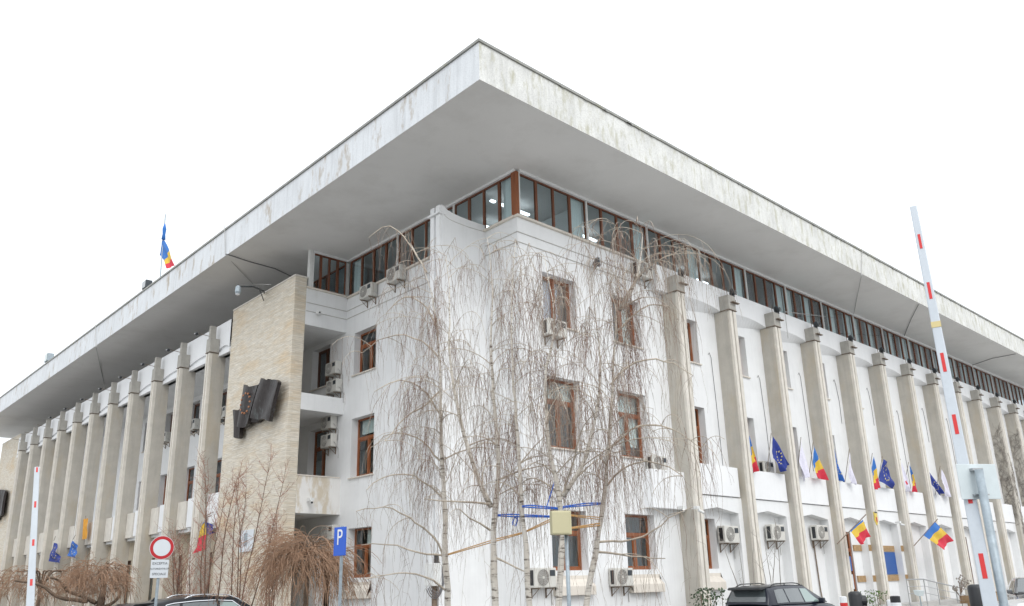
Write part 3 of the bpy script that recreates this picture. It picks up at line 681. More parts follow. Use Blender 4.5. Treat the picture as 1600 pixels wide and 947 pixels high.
m = MB(); m.wall('x', 15.5, 34.4, 78.6, 0, 4.319, low_ops, .3); m.build('wall', lowst, B)
for o in low_ops: frame_window('x', 15.5, *o, depth=.25, mat=wood_d, sill='slab')

# ------------------------------------------------------------------ things fixed to the building
def make_ac():
    r = root('air_conditioner', (0, 0, 0), '', 'air conditioner', 'air conditioner units on the walls')
    m = MB(); m.box(-.44, .44, -.34, -.04, 0, .57); m.build('casing', ac_m, r, bevel=.025)
    m = MB()
    m.tube([(-.12, -.352, .29), (-.12, -.338, .29)], .235, 28); m.build('fan_grille', grille_m, r)
    m = MB()
    for q in (.235, .19, .145, .10): m.tube([(-.12 + q * math.cos(a), -.358, .29 + q * math.sin(a)) for a in np.linspace(0, 2 * math.pi, 25)], .0055, 4, False)
    for a in np.linspace(0, math.pi, 7)[:-1]: m.tube([(-.12 + .235 * math.cos(a), -.356, .29 + .235 * math.sin(a)), (-.12 - .235 * math.cos(a), -.356, .29 - .235 * math.sin(a))], .004, 4)
    m.tube([(-.12, -.366, .29), (-.12, -.35, .29)], .045, 14); m.build('fan_guard', ac_m, r)
    m = MB(); m.box(.16, .38, -.347, -.339, .33, .5); m.build('badge', dark_m, r)
    m = MB(); m.box(-.446, -.439, -.26, -.12, .07, .50)
    m.build('side_grille', black_m, r)
    for a in (-.3, .3):
        m = MB(); m.box(a - .02, a + .02, -.37, -.001, -.035, -.003); m.box(a - .02, a + .02, -.03, -.001, -.3, -.034); m.tube([(a, -.33, -.03), (a, -.02, -.28)], .012, 4); m.build('bracket', rust_m, r)
    m = MB(); m.tube([(.44, -.2, .2), (.5, -.2, .17), (.53, -.12, .05), (.53, -.02, -.1), (.53, -.02, -.5)], .018, 6); m.build('pipe', cable_w, r)
    return r
AC = make_ac(); _first = [True]
def put_ac(p, face, label, s=1.0):
    o = AC if _first[0] else copy_tree(AC); _first[0] = False
    o.location = p; o.rotation_euler = (0, 0, 0 if face == 'y' else rad(-90)); o.scale = (s, s, s); o['label'] = label
def acY(u, v, y, label, s=1.0): p = onY(u, v, y); put_ac(p - Vector((0, y - 18, 0)) - Vector((0, 0, .28)) if False else Vector((p.x, y + .2, p.z - .28)), 'y', label, s)
def acX(u, v, x, label, s=1.0): p = onX(u, v, x); put_ac(Vector((x + .2, p.y, p.z - .28)), 'x', label, s)
acY(848, 903, 17.8, 'white air conditioner low on the wall left of the pole with the cream cabinet')
acY(971, 902, 17.8, 'white air conditioner low on the wall under the rightmost ground floor corner window')
acY(867, 514, 17.8, 'air conditioner hanging under the top floor window with lilac curtains')
acY(1004, 424, 17.8, 'air conditioner high on the wall against the left end of the arched beam', 1.05)
acY(1027, 724, 17.75, 'air conditioner standing on the short white ledge left of the first fin', .95)
acY(1138, 837, 17.75, 'air conditioner in the first ground floor bay beside the two white cameras', 1.12)
acY(1211, 834, 17.75, 'air conditioner in the second ground floor bay behind the bare shrub', 1.12)
acY(1280, 834, 17.75, 'air conditioner in the third ground floor bay above the dark water stain', 1.12)
acY(1198, 730, 17.8, 'air conditioner half hidden behind the balcony front between two flags', .9)
acX(575, 456, 17.0, 'air conditioner just under the ribbon windows nearest the inner corner')
acX(619, 430, 17.0, 'air conditioner under the ribbon windows left of the curved corner blade', 1.05)
acX(520, 576, 17.0, 'upper of the two air conditioners in the top gallery opening', .95)
acX(521, 604, 17.0, 'lower of the two air conditioners in the top gallery opening', .95)
acX(513, 661, 17.0, 'upper of the two air conditioners in the middle gallery opening', .95)
acX(513, 689, 17.0, 'lower of the two air conditioners in the middle gallery opening', .95)
acX(515, 833, 17.0, 'air conditioner in the ground floor opening just left of the blue parking sign')
acX(350, 645, 17.0, 'air conditioner in the shaded gallery between the stone pylon and the nearest fin')
acX(303, 664, 17.0, 'air conditioner in the shaded gallery behind the second fin from the stone pylon')
acX(258, 684, 17.0, 'air conditioner in the shaded gallery behind the third fin from the stone pylon')

def make_spot():
    r = root('spotlight', (0, 0, 0), '', 'spotlight', 'black spotlights on the fin caps')
    m = MB(); m.prism([(-.16, .02), (.14, .0), (.10, .24), (-.04, .30)], -.14, .14, 'x'); m.build('housing', dark_m, r, bevel=.01)
    m = MB()
    for s in (-.17, .155): m.box(s, s + .015, -.05, .05, -.06, .16)
    m.box(-.17, .17, -.06, .06, -.08, -.06); m.build('bracket', black_m, r)
    m = MB(); m.box(-.12, .12, -.19, -.162, .03, .2); m.build('lens', carglass, r)
    return r
SP = make_spot()
ORD = ['first', 'second', 'third', 'fourth', 'fifth', 'sixth', 'seventh', 'eighth', 'ninth', 'tenth', 'eleventh', 'twelfth', 'thirteenth', 'fourteenth']
for k in range(12):
    o = SP if k == 0 else copy_tree(SP)
    o.location = (FX[k] + .48, 17.30, 13.2); o.rotation_euler = (0, 0, rad(8 + 20 * R.random())); o.scale = (.85,) * 3
    o['label'] = 'black spotlight on the cap of the %s right-hand fin from the corner' % ORD[k]
o = copy_tree(SP); o.location = onY(931, 414, 17.75); o.rotation_euler = (rad(20), 0, rad(50)); o['label'] = 'black spotlight on the white wall above the upper corner windows'; o.scale = (.9,) * 3
for k in range(8):
    o = copy_tree(SP); o.location = (13.72, FY[k] + .3, 13.0); o.rotation_euler = (0, 0, rad(-90)); o.scale = (.4, .5, .35)
    o['label'] = 'small spotlight on an arm at the %s left-hand fin from the near pylon' % ORD[k]
# roof edge floodlights
def flood(u, v, x, lab, mat, s):
    p = onX(u, v, x); r = root('floodlight', (p.x, p.y, 16.58), lab, 'floodlight', 'floodlights on the roof edge')
    z = 16.58
    m = MB(); m.box(p.x - .2 * s, p.x + .2 * s, p.y - .35 * s, p.y + .35 * s, z + .18, z + .62 * s + .1); m.build('housing', mat, r, bevel=.02)
    m = MB(); m.box(p.x - .22 * s, p.x - .2 * s, p.y - .3 * s, p.y + .3 * s, z + .2, z + .58 * s + .1); m.build('lens', carglass if mat is dark_m else winsh, r)
    m = MB(); m.box(p.x - .03, p.x + .03, p.y - .3 * s, p.y - .26 * s, z, z + .3); m.box(p.x - .03, p.x + .03, p.y + .26 * s, p.y + .3 * s, z, z + .3); m.build('bracket', black_m, r)
flood(230, 444, 13.15, 'dark floodlight on the roof edge beside the roof flag', dark_m, .8)
flood(77, 559, 13.15, 'pale floodlight on the roof edge toward the far left', galv, 1.0)
# bronze flag relief on the pylons
def sculpture(pts_list, label, x=14.76):
    r = root('bronze_relief', (x, sum(p[0][0] for p in pts_list) / len(pts_list), pts_list[0][0][1]), label, 'sculpture', 'bronze flag reliefs on the stone pylons')
    return r
def relief_panel(r, poly_px, x_out, amp, ph):
    # poly_px: left edge top, right edge top, right edge bottom, left edge bottom
    c = [onX(u, v, x_out) for u, v in poly_px]
    m = MB()
    def fr(u, v, d):
        a = c[0].lerp(c[1], u); b = c[3].lerp(c[2], u); q = a.lerp(b, v)
        q = q + Vector((amp * math.sin(u * 7 + ph + v * 1.6) + d, 0, .05 * math.sin(u * 6 + ph)))
        return q
    m.grid(lambda u, v: fr(u, v, 0), 22, 10); m.grid(lambda u, v: fr(u, v, .16), 22, 10)
    for i in range(22):
        for v in (0, 1): m.quad(fr(i / 22, v, 0), fr((i + 1) / 22, v, 0), fr((i + 1) / 22, v, .16), fr(i / 22, v, .16))
    for j in range(10):
        for u in (0, 1): m.quad(fr(u, j / 10, 0), fr(u, (j + 1) / 10, 0), fr(u, (j + 1) / 10, .16), fr(u, j / 10, .16))
    return m.build('panel', bronze, r, smooth=False)
sc1 = root('bronze_relief', tuple(onX(400, 640, 14.76)), 'bronze relief of waving flags with copper studs on the near stone pylon', 'sculpture', 'bronze reliefs on the pylons')
relief_panel(sc1, [(362, 642), (374, 639), (374, 682), (364, 685)], 14.45, .05, 1.0)
relief_panel(sc1, [(379, 602), (402, 603), (388, 664), (371, 668)], 14.38, .06, 2.2)
relief_panel(sc1, [(398, 604), (416, 592), (404, 656), (386, 662)], 14.50, .07, .6)
relief_panel(sc1, [(409, 590), (437, 597), (421, 658), (393, 652)], 14.36, .08, 3.6)
m = MB()
for q in range(12):
    a = 2 * math.pi * q / 12; p = onX(381.5, 630, 14.28); p = Vector((14.30, p.y + .42 * math.cos(a), p.z + .42 * math.sin(a)))
    m.tube([p, p + Vector((.05, 0, 0))], .042, 8)
m.build('stud_ring', copper, sc1)
m = MB()
for u, v in ((380, 650), (400, 640), (425, 630), (368, 660)):
    p = onX(u, v, 14.6); m.tube([p, p + Vector((.17, 0, 0))], .03, 6)
m.build('mounting', dark_m, sc1)
sc2 = root('bronze_relief', tuple(onX(0, 785, 14.76)), 'dark bronze relief on the far stone pylon at the left edge', 'sculpture', 'bronze reliefs on the pylons')
relief_panel(sc2, [(-22, 776), (-2, 766), (-4, 812), (-26, 822)], 14.45, .1, 1.5)
relief_panel(sc2, [(-6, 762), (9, 768), (4, 806), (-10, 808)], 14.42, .12, 3.0)
m = MB()
for u, v in ((-10, 790), (2, 785)):
    p = onX(u, v, 14.6); m.tube([p, p + Vector((.17, 0, 0))], .03, 6)
m.build('mounting', dark_m, sc2)
# small plaque on the pylon
p = onX(386, 845, 14.73)
pl = root('wall_plaque', tuple(p), 'white notice plaque fixed low on the near stone pylon', 'plaque')
pA, pB = onX(396, 842, 14.73).y, onX(375, 856, 14.73).y
m = MB(); m.box(14.71, 14.745, pA, pB, p.z - .42, p.z + .42); m.build('plate', signw, pl)
m = MB(); m.box(14.702, 14.709, pA + .5, pB - .35, p.z - .2, p.z + .30); m.build('figure', galv, pl)
# lamp on arm over pylon
l1 = onX(372, 452, 13.0); b1 = onX(413, 458, 14.7)
st = root('lamp_arm', tuple(b1), 'grey lantern on a long arm reaching out from the top of the near stone pylon', 'lamp')
m = MB(); m.tube([b1, onX(412, 455, 14.4), onX(396, 448, 13.7), l1 + Vector((0, 0, .12))], .035, 6); m.tube([b1 - Vector((0, 0, .35)), onX(405, 451, 14.2)], .02, 5); m.build('arm', dark_m, st)
m = MB(); m.tube([l1 + Vector((0, 0, .16)), l1 + Vector((0, 0, .1)), l1 - Vector((0, 0, .12)), l1 - Vector((0, 0, .2))], [.04, .10, .12, .08], 12); m.build('lantern', galv, st)
m = MB(); m.tube([l1 - Vector((0, 0, .205)), l1 - Vector((0, 0, .25))], [.09, .07], 12); m.build('lens', lampwht, st)
# security cameras and boxes
def seccam(p, label, dr):
    r = root('security_camera', tuple(p), label, 'security camera', 'security cameras on the facade')
    m = MB(); m.tube([p, p + Vector(dr) * .24], .05, 10); m.build('body', white_met, r)
    m = MB(); m.tube([p + Vector(dr) * .241, p + Vector(dr) * .25], .04, 10); m.build('lens', black_m, r)
    m = MB(); m.box(p.x - .08, p.x + .08, p.y - .02, p.y + .22, p.z + .04, p.z + .14); m.build('bracket', white_met, r)
seccam(onY(1069, 797, 17.0), 'white security camera beside the first fin, aimed left', (-.9, -.3, -.2))
seccam(onY(1091, 797, 17.05), 'white security camera on the front of the first fin, aimed right', (.8, -.4, -.4))
seccam(onY(1407, 819, 17.2), 'small security camera on the fin right of the gilt shield', (.8, -.4, -.2))
seccam(onY(500, 491, 28.3), 'rusty camera on the top gallery band', (-.5, -.8, 0))
seccam(onY(487, 784, 28.3), 'camera on the peeling middle gallery parapet', (-.4, -.8, -.2))
# junction box and pipes at the blade foot
jb = root('meter_box', (15.2, 19.6, 0), 'grey meter box with cables and pipes at the foot of the corner blade', 'meter box')
p = onX(675, 898, 15.0)
m = MB(); m.box(14.9, 15.19, p.y - .22, p.y + .25, p.z - .32, p.z + .32); m.build('box', white_met, jb, bevel=.015)
m = MB(); m.tube([(15.12, 19.75, 0), (15.12, 19.75, 2.35)], .075, 8); m.build('pipe', rust_m, jb)
m = MB(); m.tube([(15.1, 19.62, 2.35), (15.1, 19.62, 2.6)], .07, 8); m.build('pipe_cap', black_m, jb)
m = MB()
for q in range(4):
    rr = .34 + .05 * q
    m.tube([(15.05 + rr * math.cos(a) * .7, 19.55 + .03 * q, p.z - .12 + rr * 1.1 * math.sin(a)) for a in np.linspace(-2.6, 1.4, 20)], .016, 5)
m.build('cable_loop', cable_m, jb)
# gilt shield on the fifth fin
p = onY(1369.5, 810, 17.2)
sh = root('shield_emblem', tuple(p), 'gilt heraldic shield on the front of the fin beside the entrance', 'emblem')
m = MB(); m.prism([(p.x - .13, p.z + .3), (p.x + .13, p.z + .3), (p.x + .14, p.z - .08), (p.x + .07, p.z - .25), (p.x, p.z - .32), (p.x - .07, p.z - .25), (p.x - .14, p.z - .08)], 17.20, 17.262, 'y'); m.build('plate', gold_m, sh, bevel=.01)
m = MB(); m.prism([(p.x - .05, p.z + .05), (p.x + .05, p.z + .05), (p.x + .05, p.z - .14), (p.x, p.z - .2), (p.x - .05, p.z - .14)], 17.185, 17.199, 'y'); m.build('escutcheon', redd_m, sh)
m = MB(); m.box(p.x - .14, p.x + .14, 17.19, 17.199, p.z + .25, p.z + .31); m.build('crown', dark_m, sh)

# cables
def cable(pts, r, mat, label, group='loose cables on the facade'):
    mb = MB(); mb.tube(pts, r, 5); return tag(mb.build('cable', mat), label, 'cable', group)
def sagY(px, y): return [onY(u, v, y) for u, v in px]
zsf = ZS - .03
def onS(u, v):
    r = ray(u, v); r = r * ((zsf - EYE) / r[2]); return Vector((r[0], r[1], zsf))
cable([onS(353, 397), onS(390, 409), onS(430, 420), onS(455, 432), onX(455, 441, 15.2)], .022, cable_m, 'dark cable crossing the soffit to the near stone pylon')
cable([onX(351, 352, 12.88), onX(352, 397, 12.9), onS(372, 420), onS(396, 444), Vector((14.6, 30.5, 14.1))], .018, cable_w, 'pale cable draped from the roof edge towards the near stone pylon')
cable([onX(149, 508, 12.88), onX(150, 542, 12.88), onS(156, 570), onS(163, 600), Vector((14.6, 52.0, 13.65))], .02, cable_w, 'pale cable hanging from the roof edge far along the left side')
cable([onY(1347, 385, 14.84), onY(1346, 430, 14.87), onS(1339, 465), onS(1332, 500), Vector((33.9, 17.6, 13.55)), Vector((33.7, 17.5, 12.2))], .018, cable_w, 'pale cable draped from the roof edge above the fourth fin')
cable([onS(1435, 476), onS(1423, 500), onS(1412, 527)], .016, cable_m, 'thin cable on the soffit left of the tall barrier boom')
cable([onS(1587, 553), onS(1550, 560), onS(1518, 571)], .02, cable_m, 'thin cable on the soffit near the right edge')
for k, (dx, zt, zb) in enumerate([(2.55, 10.6, 6.0), (2.6, 10.2, 6.1), (2.7, 10.9, 6.3), (2.62, 11.1, 8.9), (2.7, 11.2, 9.2), (2.5, 10.4, 6.0), (2.6, 11.0, 9.0), (2.6, 10.8, 7.8)]):
    x = FX[k] + .48 + dx
    cable([Vector((x - .18, 17.975, zt - .1)), Vector((x - .1, 17.965, zt)), Vector((x + .02, 17.975, zt - .2)), Vector((x + .08 + .1 * R.random(), 17.98, (zt + zb) / 2)), Vector((x + .12, 17.98, zb))], .011, cable_m,
          'dark cable running down the bay wall right of the %s fin' % ORD[k])
# rust streak pipe in third bay
x = FX[2] + .48 + 1.9
tag(MB().tube([(x, 17.96, 3.75), (x + .02, 17.95, 3.2), (x + .1, 17.95, 1.2), (x + .15, 17.9, .2)], .03, 6).build('drain_pipe', rust_m), 'rusty drain pipe under the third bay air conditioner', 'pipe')

# ------------------------------------------------------------------ flags
def flag(label, plane, ax, quad, pole, kind, brk=(.33, .66), group='flags on the balcony fronts', fold=.10, pr=.014):
    P = (lambda u, v: onY(u, v, plane)) if ax == 'y' else (lambda u, v: onX(u, v, plane))
    pb, pt = P(*pole[0]), P(*pole[1])
    if len(pole) > 2: pb = Vector(pole[2])
    r = root('flag', tuple(pb), label, 'flag', group)
    MB().tube([pb, pt], pr, 6).build('pole', rust_m if kind != 'roof' else galv, r)
    c = [P(*q) for q in quad]    # hoist top, hoist bottom, fly bottom, fly top
    nrm = Vector((0, -1, 0)) if ax == 'y' else Vector((-1, 0, 0))
    side = Vector((1, 0, 0)) if ax == 'y' else Vector((0, -1, 0))
    size = (c[3] - c[0]).length
    ph = R.random() * 6
    def fn(u, v):
        a = c[0].lerp(c[3], u); b = c[1].lerp(c[2], u); q = a.lerp(b, v)
        w = math.sin(v * 7 + u * 2.2 + ph) * .6 + math.sin(v * 13 + ph * 2 - u * 4) * .4
        q = q + nrm * (fold * w * (.3 + u) + .02) + side * (.02 * math.sin(u * 5 + ph) * size)
        q.z += .025 * math.sin(v * 6 + ph) * u
        return q
    m = MB()
    if kind in ('tri', 'roof'):
        m.grid(fn, 24, 12, lambda u, v: 0 if u < brk[0] else (1 if u < brk[1] else 2)); mats = [f_blue, f_yel, f_red]
    elif kind == 'eu': m.grid(fn, 24, 12); mats = [f_eu]
    elif kind == 'eu2': m.grid(fn, 24, 12); mats = [f_eu2]
    elif kind == 'or': m.grid(fn, 24, 12); mats = [f_or]
    else: m.grid(fn, 24, 12, lambda u, v: 1 if (.5 < u < .66 and .35 < v < .65) else 0); mats = [f_white, f_red if kind == 'whitered' else f_white]
    cl = m.build('cloth', mats, r, smooth=True)
    if kind in ('eu', 'eu2'):
        s = MB()
        for q in range(12):
            a = q * math.pi / 6; u, v = .5 + .2 * math.cos(a), .5 + .3 * math.sin(a)
            pts = []
            for t in range(10):
                rr = .055 if t % 2 == 0 else .024; b = t * math.pi / 5
                pts.append(fn(u + rr * math.cos(b) * .62, v + rr * math.sin(b)) + nrm * .012)
            s.quad(*pts)
        s.build('stars', f_star, cl)
    return r
yb = 17.3
FR = [
 ('tri', [(1169.5, 680), (1170, 701), (1178, 740), (1185, 731)], 'blue yellow red flag hanging nearest the corner, over the first pair of bays'),
 ('eu', [(1205.5, 682), (1206, 716), (1222, 738), (1234, 727)], 'large deep blue starred flag hanging by the second fin, widest of its row'),
 ('white', [(1252, 688), (1249, 720), (1254, 752), (1262, 745)], 'white flag hanging just left of the widest tricolour in the row'),
 ('tri', [(1271, 695), (1270, 726), (1274, 746), (1291, 751)], 'widest blue yellow red flag in the balcony row, over the second bay'),
 ('eu2', [(1303, 700), (1305, 728), (1310, 751), (1319, 753)], 'bright blue starred flag right of the widest tricolour'),
 ('white', [(1327.5, 706), (1326, 732), (1330, 755), (1337, 757)], 'narrow white flag right of the bright blue starred flag'),
 ('tri', [(1363.5, 713), (1361, 738), (1366, 765), (1375, 763)], 'narrow tricolour flag hanging directly left of a spread deep blue flag'),
 ('eu', [(1379, 718), (1372, 752), (1396, 764), (1386, 722)], 'deep blue starred flag spread into a triangle near the fifth fin'),
 ('whitered', [(1407.5, 722), (1408, 745), (1417, 769), (1424, 766)], 'white flag with a red mark left of the last tricolour'),
 ('tri', [(1420, 727), (1423, 745), (1427, 769), (1434, 768)], 'slim tricolour flag between a white flag and the last deep blue flag'),
 ('eu', [(1451, 735), (1455, 756), (1467, 774), (1473, 771)], 'last deep blue starred flag in the row, beside the rightmost white flag'),
 ('whitered', [(1469.5, 733), (1471, 754), (1479, 776), (1488, 777)], 'rightmost white flag with a red mark, left of the barrier boom'),
]
for kind, q, lab in FR:
    top = q[0]; b = onY(top[0] + 1.5, top[1] + 50, yb); 
    flag(lab, yb, 'y', q, [(top[0] + 2, top[1] + 52), (top[0] - .5, top[1] - 5), (b.x, 17.6, 5.75)], kind)
flag('yellow and red flag on a slanted pole above the entrance door', 16.4, 'y', [(1347, 812), (1327, 830), (1344, 851), (1358, 839)], [(1308, 850), (1353, 804)], 'tri', (.07, .5), fold=.08, pr=.022)
flag('blue yellow red flag spread open on a slanted pole right of the blue board', 16.4, 'y', [(1461, 815), (1442, 836), (1472, 859), (1487, 845)], [(1428, 853), (1465, 811)], 'tri', (.30, .64), fold=.08, pr=.022)
for (a, b) in (((1308, 850), (1300, 845)), ((1428, 853), (1424, 850))):
    pa = onY(*a, 16.4)
flag('tricolour flag drooping left of the near stone pylon', 14.0, 'x', [(321, 811), (322, 826), (301, 866), (319, 858)][0:1] + [(317, 822), (301, 866), (320, 858)], [(334, 800), (318, 808), (14.7, onX(334, 800, 14.7).y, onX(334, 800, 14.7).z)], 'tri', (.05, .5), group='flags on the left side fins')
flag('small dark blue flag beside the drooping tricolour on the left side', 13.95, 'x', [(321, 812), (324, 838), (337, 832), (330, 820)], [(330, 806), (320, 809)], 'eu', group='flags on the left side fins')
flag('dark blue flag nearer the left barrier boom, over the drooping shrub', 14.0, 'x', [(85, 848), (76, 877), (94, 880), (89, 850)], [(87, 838), (84, 845)], 'eu', group='flags on the left side fins')
flag('bright blue flag right of the dark blue one over the drooping shrub', 14.0, 'x', [(114, 845), (106, 868), (122, 873), (119, 848)], [(118, 836), (114, 843)], 'eu2', group='flags on the left side fins')
flag('orange banner hanging on the left side balcony', 14.5, 'x', [(131, 811), (129, 843), (136, 842), (138, 810)], [(134, 806), (134, 812)], 'or', group='flags on the left side fins', fold=.02)
fp = onX(253, 390, 21.0)
flag('half furled tricolour flag on a mast on the roof', 21.0, 'x', [(255, 372), (250, 398), (264, 420), (275, 412)], [(249, 450), (258.5, 335)], 'roof', (.5, .76), group='roof flags', fold=.12, pr=.05)
fr_ = [o for o in bpy.data.objects if o.get('label', '').startswith('half furled')][0]
MB().tube([onX(257.6, 350, 20.95), onX(257, 358, 20.9), onX(256.2, 366, 20.95), onX(255.4, 374, 20.95)], [.05, .16, .12, .17], 8).build('furled_cloth', f_blue, fr_, smooth=True)

# ------------------------------------------------------------------ entrance rail, ramp, bollards
zr = 0.35
rp = root('entrance_steps', (46, 16.5, 0), 'low brown stone entrance steps and ramp wall at the right', 'steps')
q1 = onY(1448, 940, 15.6)
m = MB(); m.box(36.3, 52.0, 15.9, 17.25, 0, .40); m.build('landing', paving, rp)
m = MB(); m.box(44.5, 54.0, 15.45, 15.9, 0, .62); m.box(52, 54, 15.9, 17.2, 0, .62); m.build('ramp_wall', brown_st, rp)
m = MB(); m.box(36.3, 44.4, 15.55, 15.9, 0, .26); m.box(36.3, 44.4, 15.2, 15.55, 0, .13); m.build('step', paving, rp)
rl = root('handrail', (44, 15.7, .4), 'stainless steel handrail sloping down beside the entrance ramp', 'railing')
pts = [onY(u, v, 15.7) for u, v in ((1416, 905.5), (1443, 905), (1463, 910), (1520, 923), (1526, 931))]
m = MB(); m.tube(pts, .028, 8); m.build('top_rail', steel, rl)
for dz in (.3, .6):
    MB().tube([q - Vector((0, 0, dz)) for q in pts[:4]], .014, 6).build('lower_rail', steel, rl)
for q in (pts[1], pts[2], pts[0].lerp(pts[1], .0), pts[2].lerp(pts[3], .5), pts[3]):
    MB().tube([q, Vector((q.x, q.y, .3))], .022, 6).build('post', steel, rl)
p = onY(1436, 924, 15.4)
fl = root('ground_floodlight', (p.x, p.y, 0), 'small grey floodlight on a stand in front of the handrail', 'floodlight')
m = MB(); m.tube([(p.x, p.y, 0), (p.x, p.y, p.z - .1)], .03, 6); m.build('stand', galv, fl)
m = MB(); m.prism([(p.y - .15, p.z + .02), (p.y + .15, p.z + .06), (p.y + .1, p.z - .14), (p.y - .06, p.z - .2)], p.x - .25, p.x + .25, 'x'); m.build('housing', signb, fl)

def sensor_post(u, v, D, lab, r=.1):
    p = atD(u, v, D); o = root('sensor_post', (p.x, p.y, 0), lab, 'bollard', 'black round-headed posts by the barriers')
    MB().tube([(p.x, p.y, 0), (p.x, p.y, p.z - .05), (p.x, p.y, p.z - .02), (p.x, p.y, p.z)], [r, r, r * .9, r * .55], 20).build('body', black_m, o, smooth=True)
    d = Vector((.65, -.76, 0)); c = Vector((p.x, p.y, p.z - .14)) + d * (r * .3)
    MB().tube([c, c + d * (r * 1.15)], [r * .72, r * .78], 16).build('lamp_hood', black_m, o)
    MB().tube([c + d * (r * 1.0), c + d * (r * 1.05)], r * .5, 12).build('lens', carglass, o)
sensor_post(1335, 924, 13, 'black round-headed post below the entrance door')
sensor_post(1524, 913, 13, 'black round-headed post beside the tall barrier boom', .12)
def bollard(u, v, D, lab, colr, r):
    p = atD(u, v, D); o = root('bollard', (p.x, p.y, 0), lab, 'bollard', 'bollards in front of the entrance')
    MB().tube([(p.x, p.y, 0), (p.x, p.y, p.z - .01), (p.x, p.y, p.z)], [r, r, r * .6], 14).build('post', colr, o)
    MB().tube([(p.x, p.y, p.z - .2), (p.x, p.y, p.z - .12)], r * 1.03, 14).build('reflective_band', red_m if colr is wht_m else wht_m, o)
bollard(1317, 932, 17, 'white bollard with a red band behind the dark SUV', wht_m, .07)
bollard(1390, 937, 17, 'white bollard with a red band beside a black one', wht_m, .06)
bollard(1398, 931, 16, 'black bollard with a pale band in front of the blue board', black_m, .09)

# ------------------------------------------------------------------ barriers, signs, cabinet
def barrier(b_px, t_px, Db, Dt, w0, w1, stripes, label, taped=None, facing=None):
    pb, pt = atD(*b_px, Db), atD(*t_px, Dt)
    ax = (pt - pb).normalized(); k = (pb.z - .95) / ax.z; p0 = pb - ax * k
    o = root('barrier', (p0.x, p0.y, 0), label, 'barrier', 'raised parking barriers')
    view = Vector((p0.x, p0.y, 0)).normalized(); s = ax.cross(view).normalized(); n = ax.cross(s).normalized()
    L = (pt - p0).length
    def ring(t, w, hh): c = p0 + ax * t; return [c + s * w * .5 + n * hh, c - s * w * .5 + n * hh, c - s * w * .5 - n * hh, c + s * w * .5 - n * hh]
    def seg(mb, t0, t1, g, hg):
        W0 = w0 + (w1 - w0) * t0 / L; W1 = w0 + (w1 - w0) * t1 / L
        a, b = ring(t0, W0 * g, hg), ring(t1, W1 * g, hg); n0 = len(mb.v)
        mb.v += [tuple(q) for q in a + b]
        for f in ((0, 1, 2, 3), (7, 6, 5, 4), (0, 4, 5, 1), (1, 5, 6, 2), (2, 6, 7, 3), (3, 7, 4, 0)): mb.f.append(tuple(n0 + i for i in f)); mb.m.append(0)
    m = MB(); seg(m, 0, L, 1, .022); bo = m.build('boom', boom_m, o, bevel=.008)
    for (u0, v0, u1, v1) in stripes:
        t0 = None
        q0 = (v0 - b_px[1]) / (t_px[1] - b_px[1]); q1 = (v1 - b_px[1]) / (t_px[1] - b_px[1])
        Lb = (pt - pb).length
        # perspective along the boom: interpolate inverse depth
        def par(q): return (q / Dt) / ((1 - q) / Db + q / Dt) if False else (q * Db) / (Dt - q * (Dt - Db))
        a, b = k + Lb * par(q0), k + Lb * par(q1)
        mm = MB(); seg(mm, min(a, b), max(a, b), .34, .0245); mm.build('red_stripe', red_m, bo)
    if taped:
        q = (taped - b_px[1]) / (t_px[1] - b_px[1]); a = k + (pt - pb).length * q
        mm = MB(); seg(mm, a - .03, a + .03, 1.04, .026); mm.build('tape', tape_m, bo)
    m = MB(); m.box(p0.x - .17, p0.x + .17, p0.y - .14, p0.y + .14, 0, 1.05); m.build('cabinet', boom_m, o, bevel=.02)
    return o
barrier((1548, 947), (1427, 323), 7.0, 7.5, .116, .064, [(0, 399, 0, 374), (0, 485, 0, 457), (0, 604, 0, 574), (0, 701, 0, 671), (0, 804, 0, 781), (0, 910, 0, 875)], 'tall white barrier boom with red stripes raised at the right', taped=537)
barrier((47, 947), (58, 730), 12.0, 12.3, .115, .07, [(0, 739, 0, 731), (0, 796, 0, 786), (0, 856, 0, 846), (0, 917, 0, 907)], 'white barrier boom with small red marks raised at the left')

def board(P0, right, up, w, h, mb, d=.004, rnd=0):
    n = right.cross(up).normalized()
    c = [P0 + right * (sx * w / 2) + up * (sy * h / 2) for sx, sy in ((-1, -1), (1, -1), (1, 1), (-1, 1))]
    v0 = len(mb.v); mb.v += [tuple(q + n * d) for q in c] + [tuple(q - n * d) for q in c]
    for f in ((0, 1, 2, 3), (7, 6, 5, 4), (0, 4, 5, 1), (1, 5, 6, 2), (2, 6, 7, 3), (3, 7, 4, 0)): mb.f.append(tuple(v0 + i for i in f)); mb.m.append(0)
UP = Vector((0, 0, 1))
# back of a square sign on a galvanised post
pb = atD(1569, 947, 7.0); pt = atD(1526, 734, 7.0)
sg = root('traffic_sign', (pb.x, pb.y, 0), 'back of a square grey road sign on a thick galvanised post', 'sign')
MB().tube([(pb.x, pb.y, 0), (pb.x, pb.y, pt.z)], .034, 14).build('post', galv, sg, smooth=True)
c0 = atD(1529, 752.5, 7.08); rt = (atD(1560, 750, 7.06) - atD(1497, 754, 7.0)); w = rt.length; rt = Vector((rt.x, rt.y, 0)).normalized()
m = MB(); board(c0, rt, UP, .375, .30, m); m.build('plate', signb, sg, bevel=.003)
m = MB(); q = c0 - Vector((c0.x, c0.y, 0)).normalized() * .03
board(q + UP * .1, rt, UP, .10, .022, m, .02); board(q - UP * .115, rt, UP, .13, .012, m, .02); m.build('clamp', steel, sg)
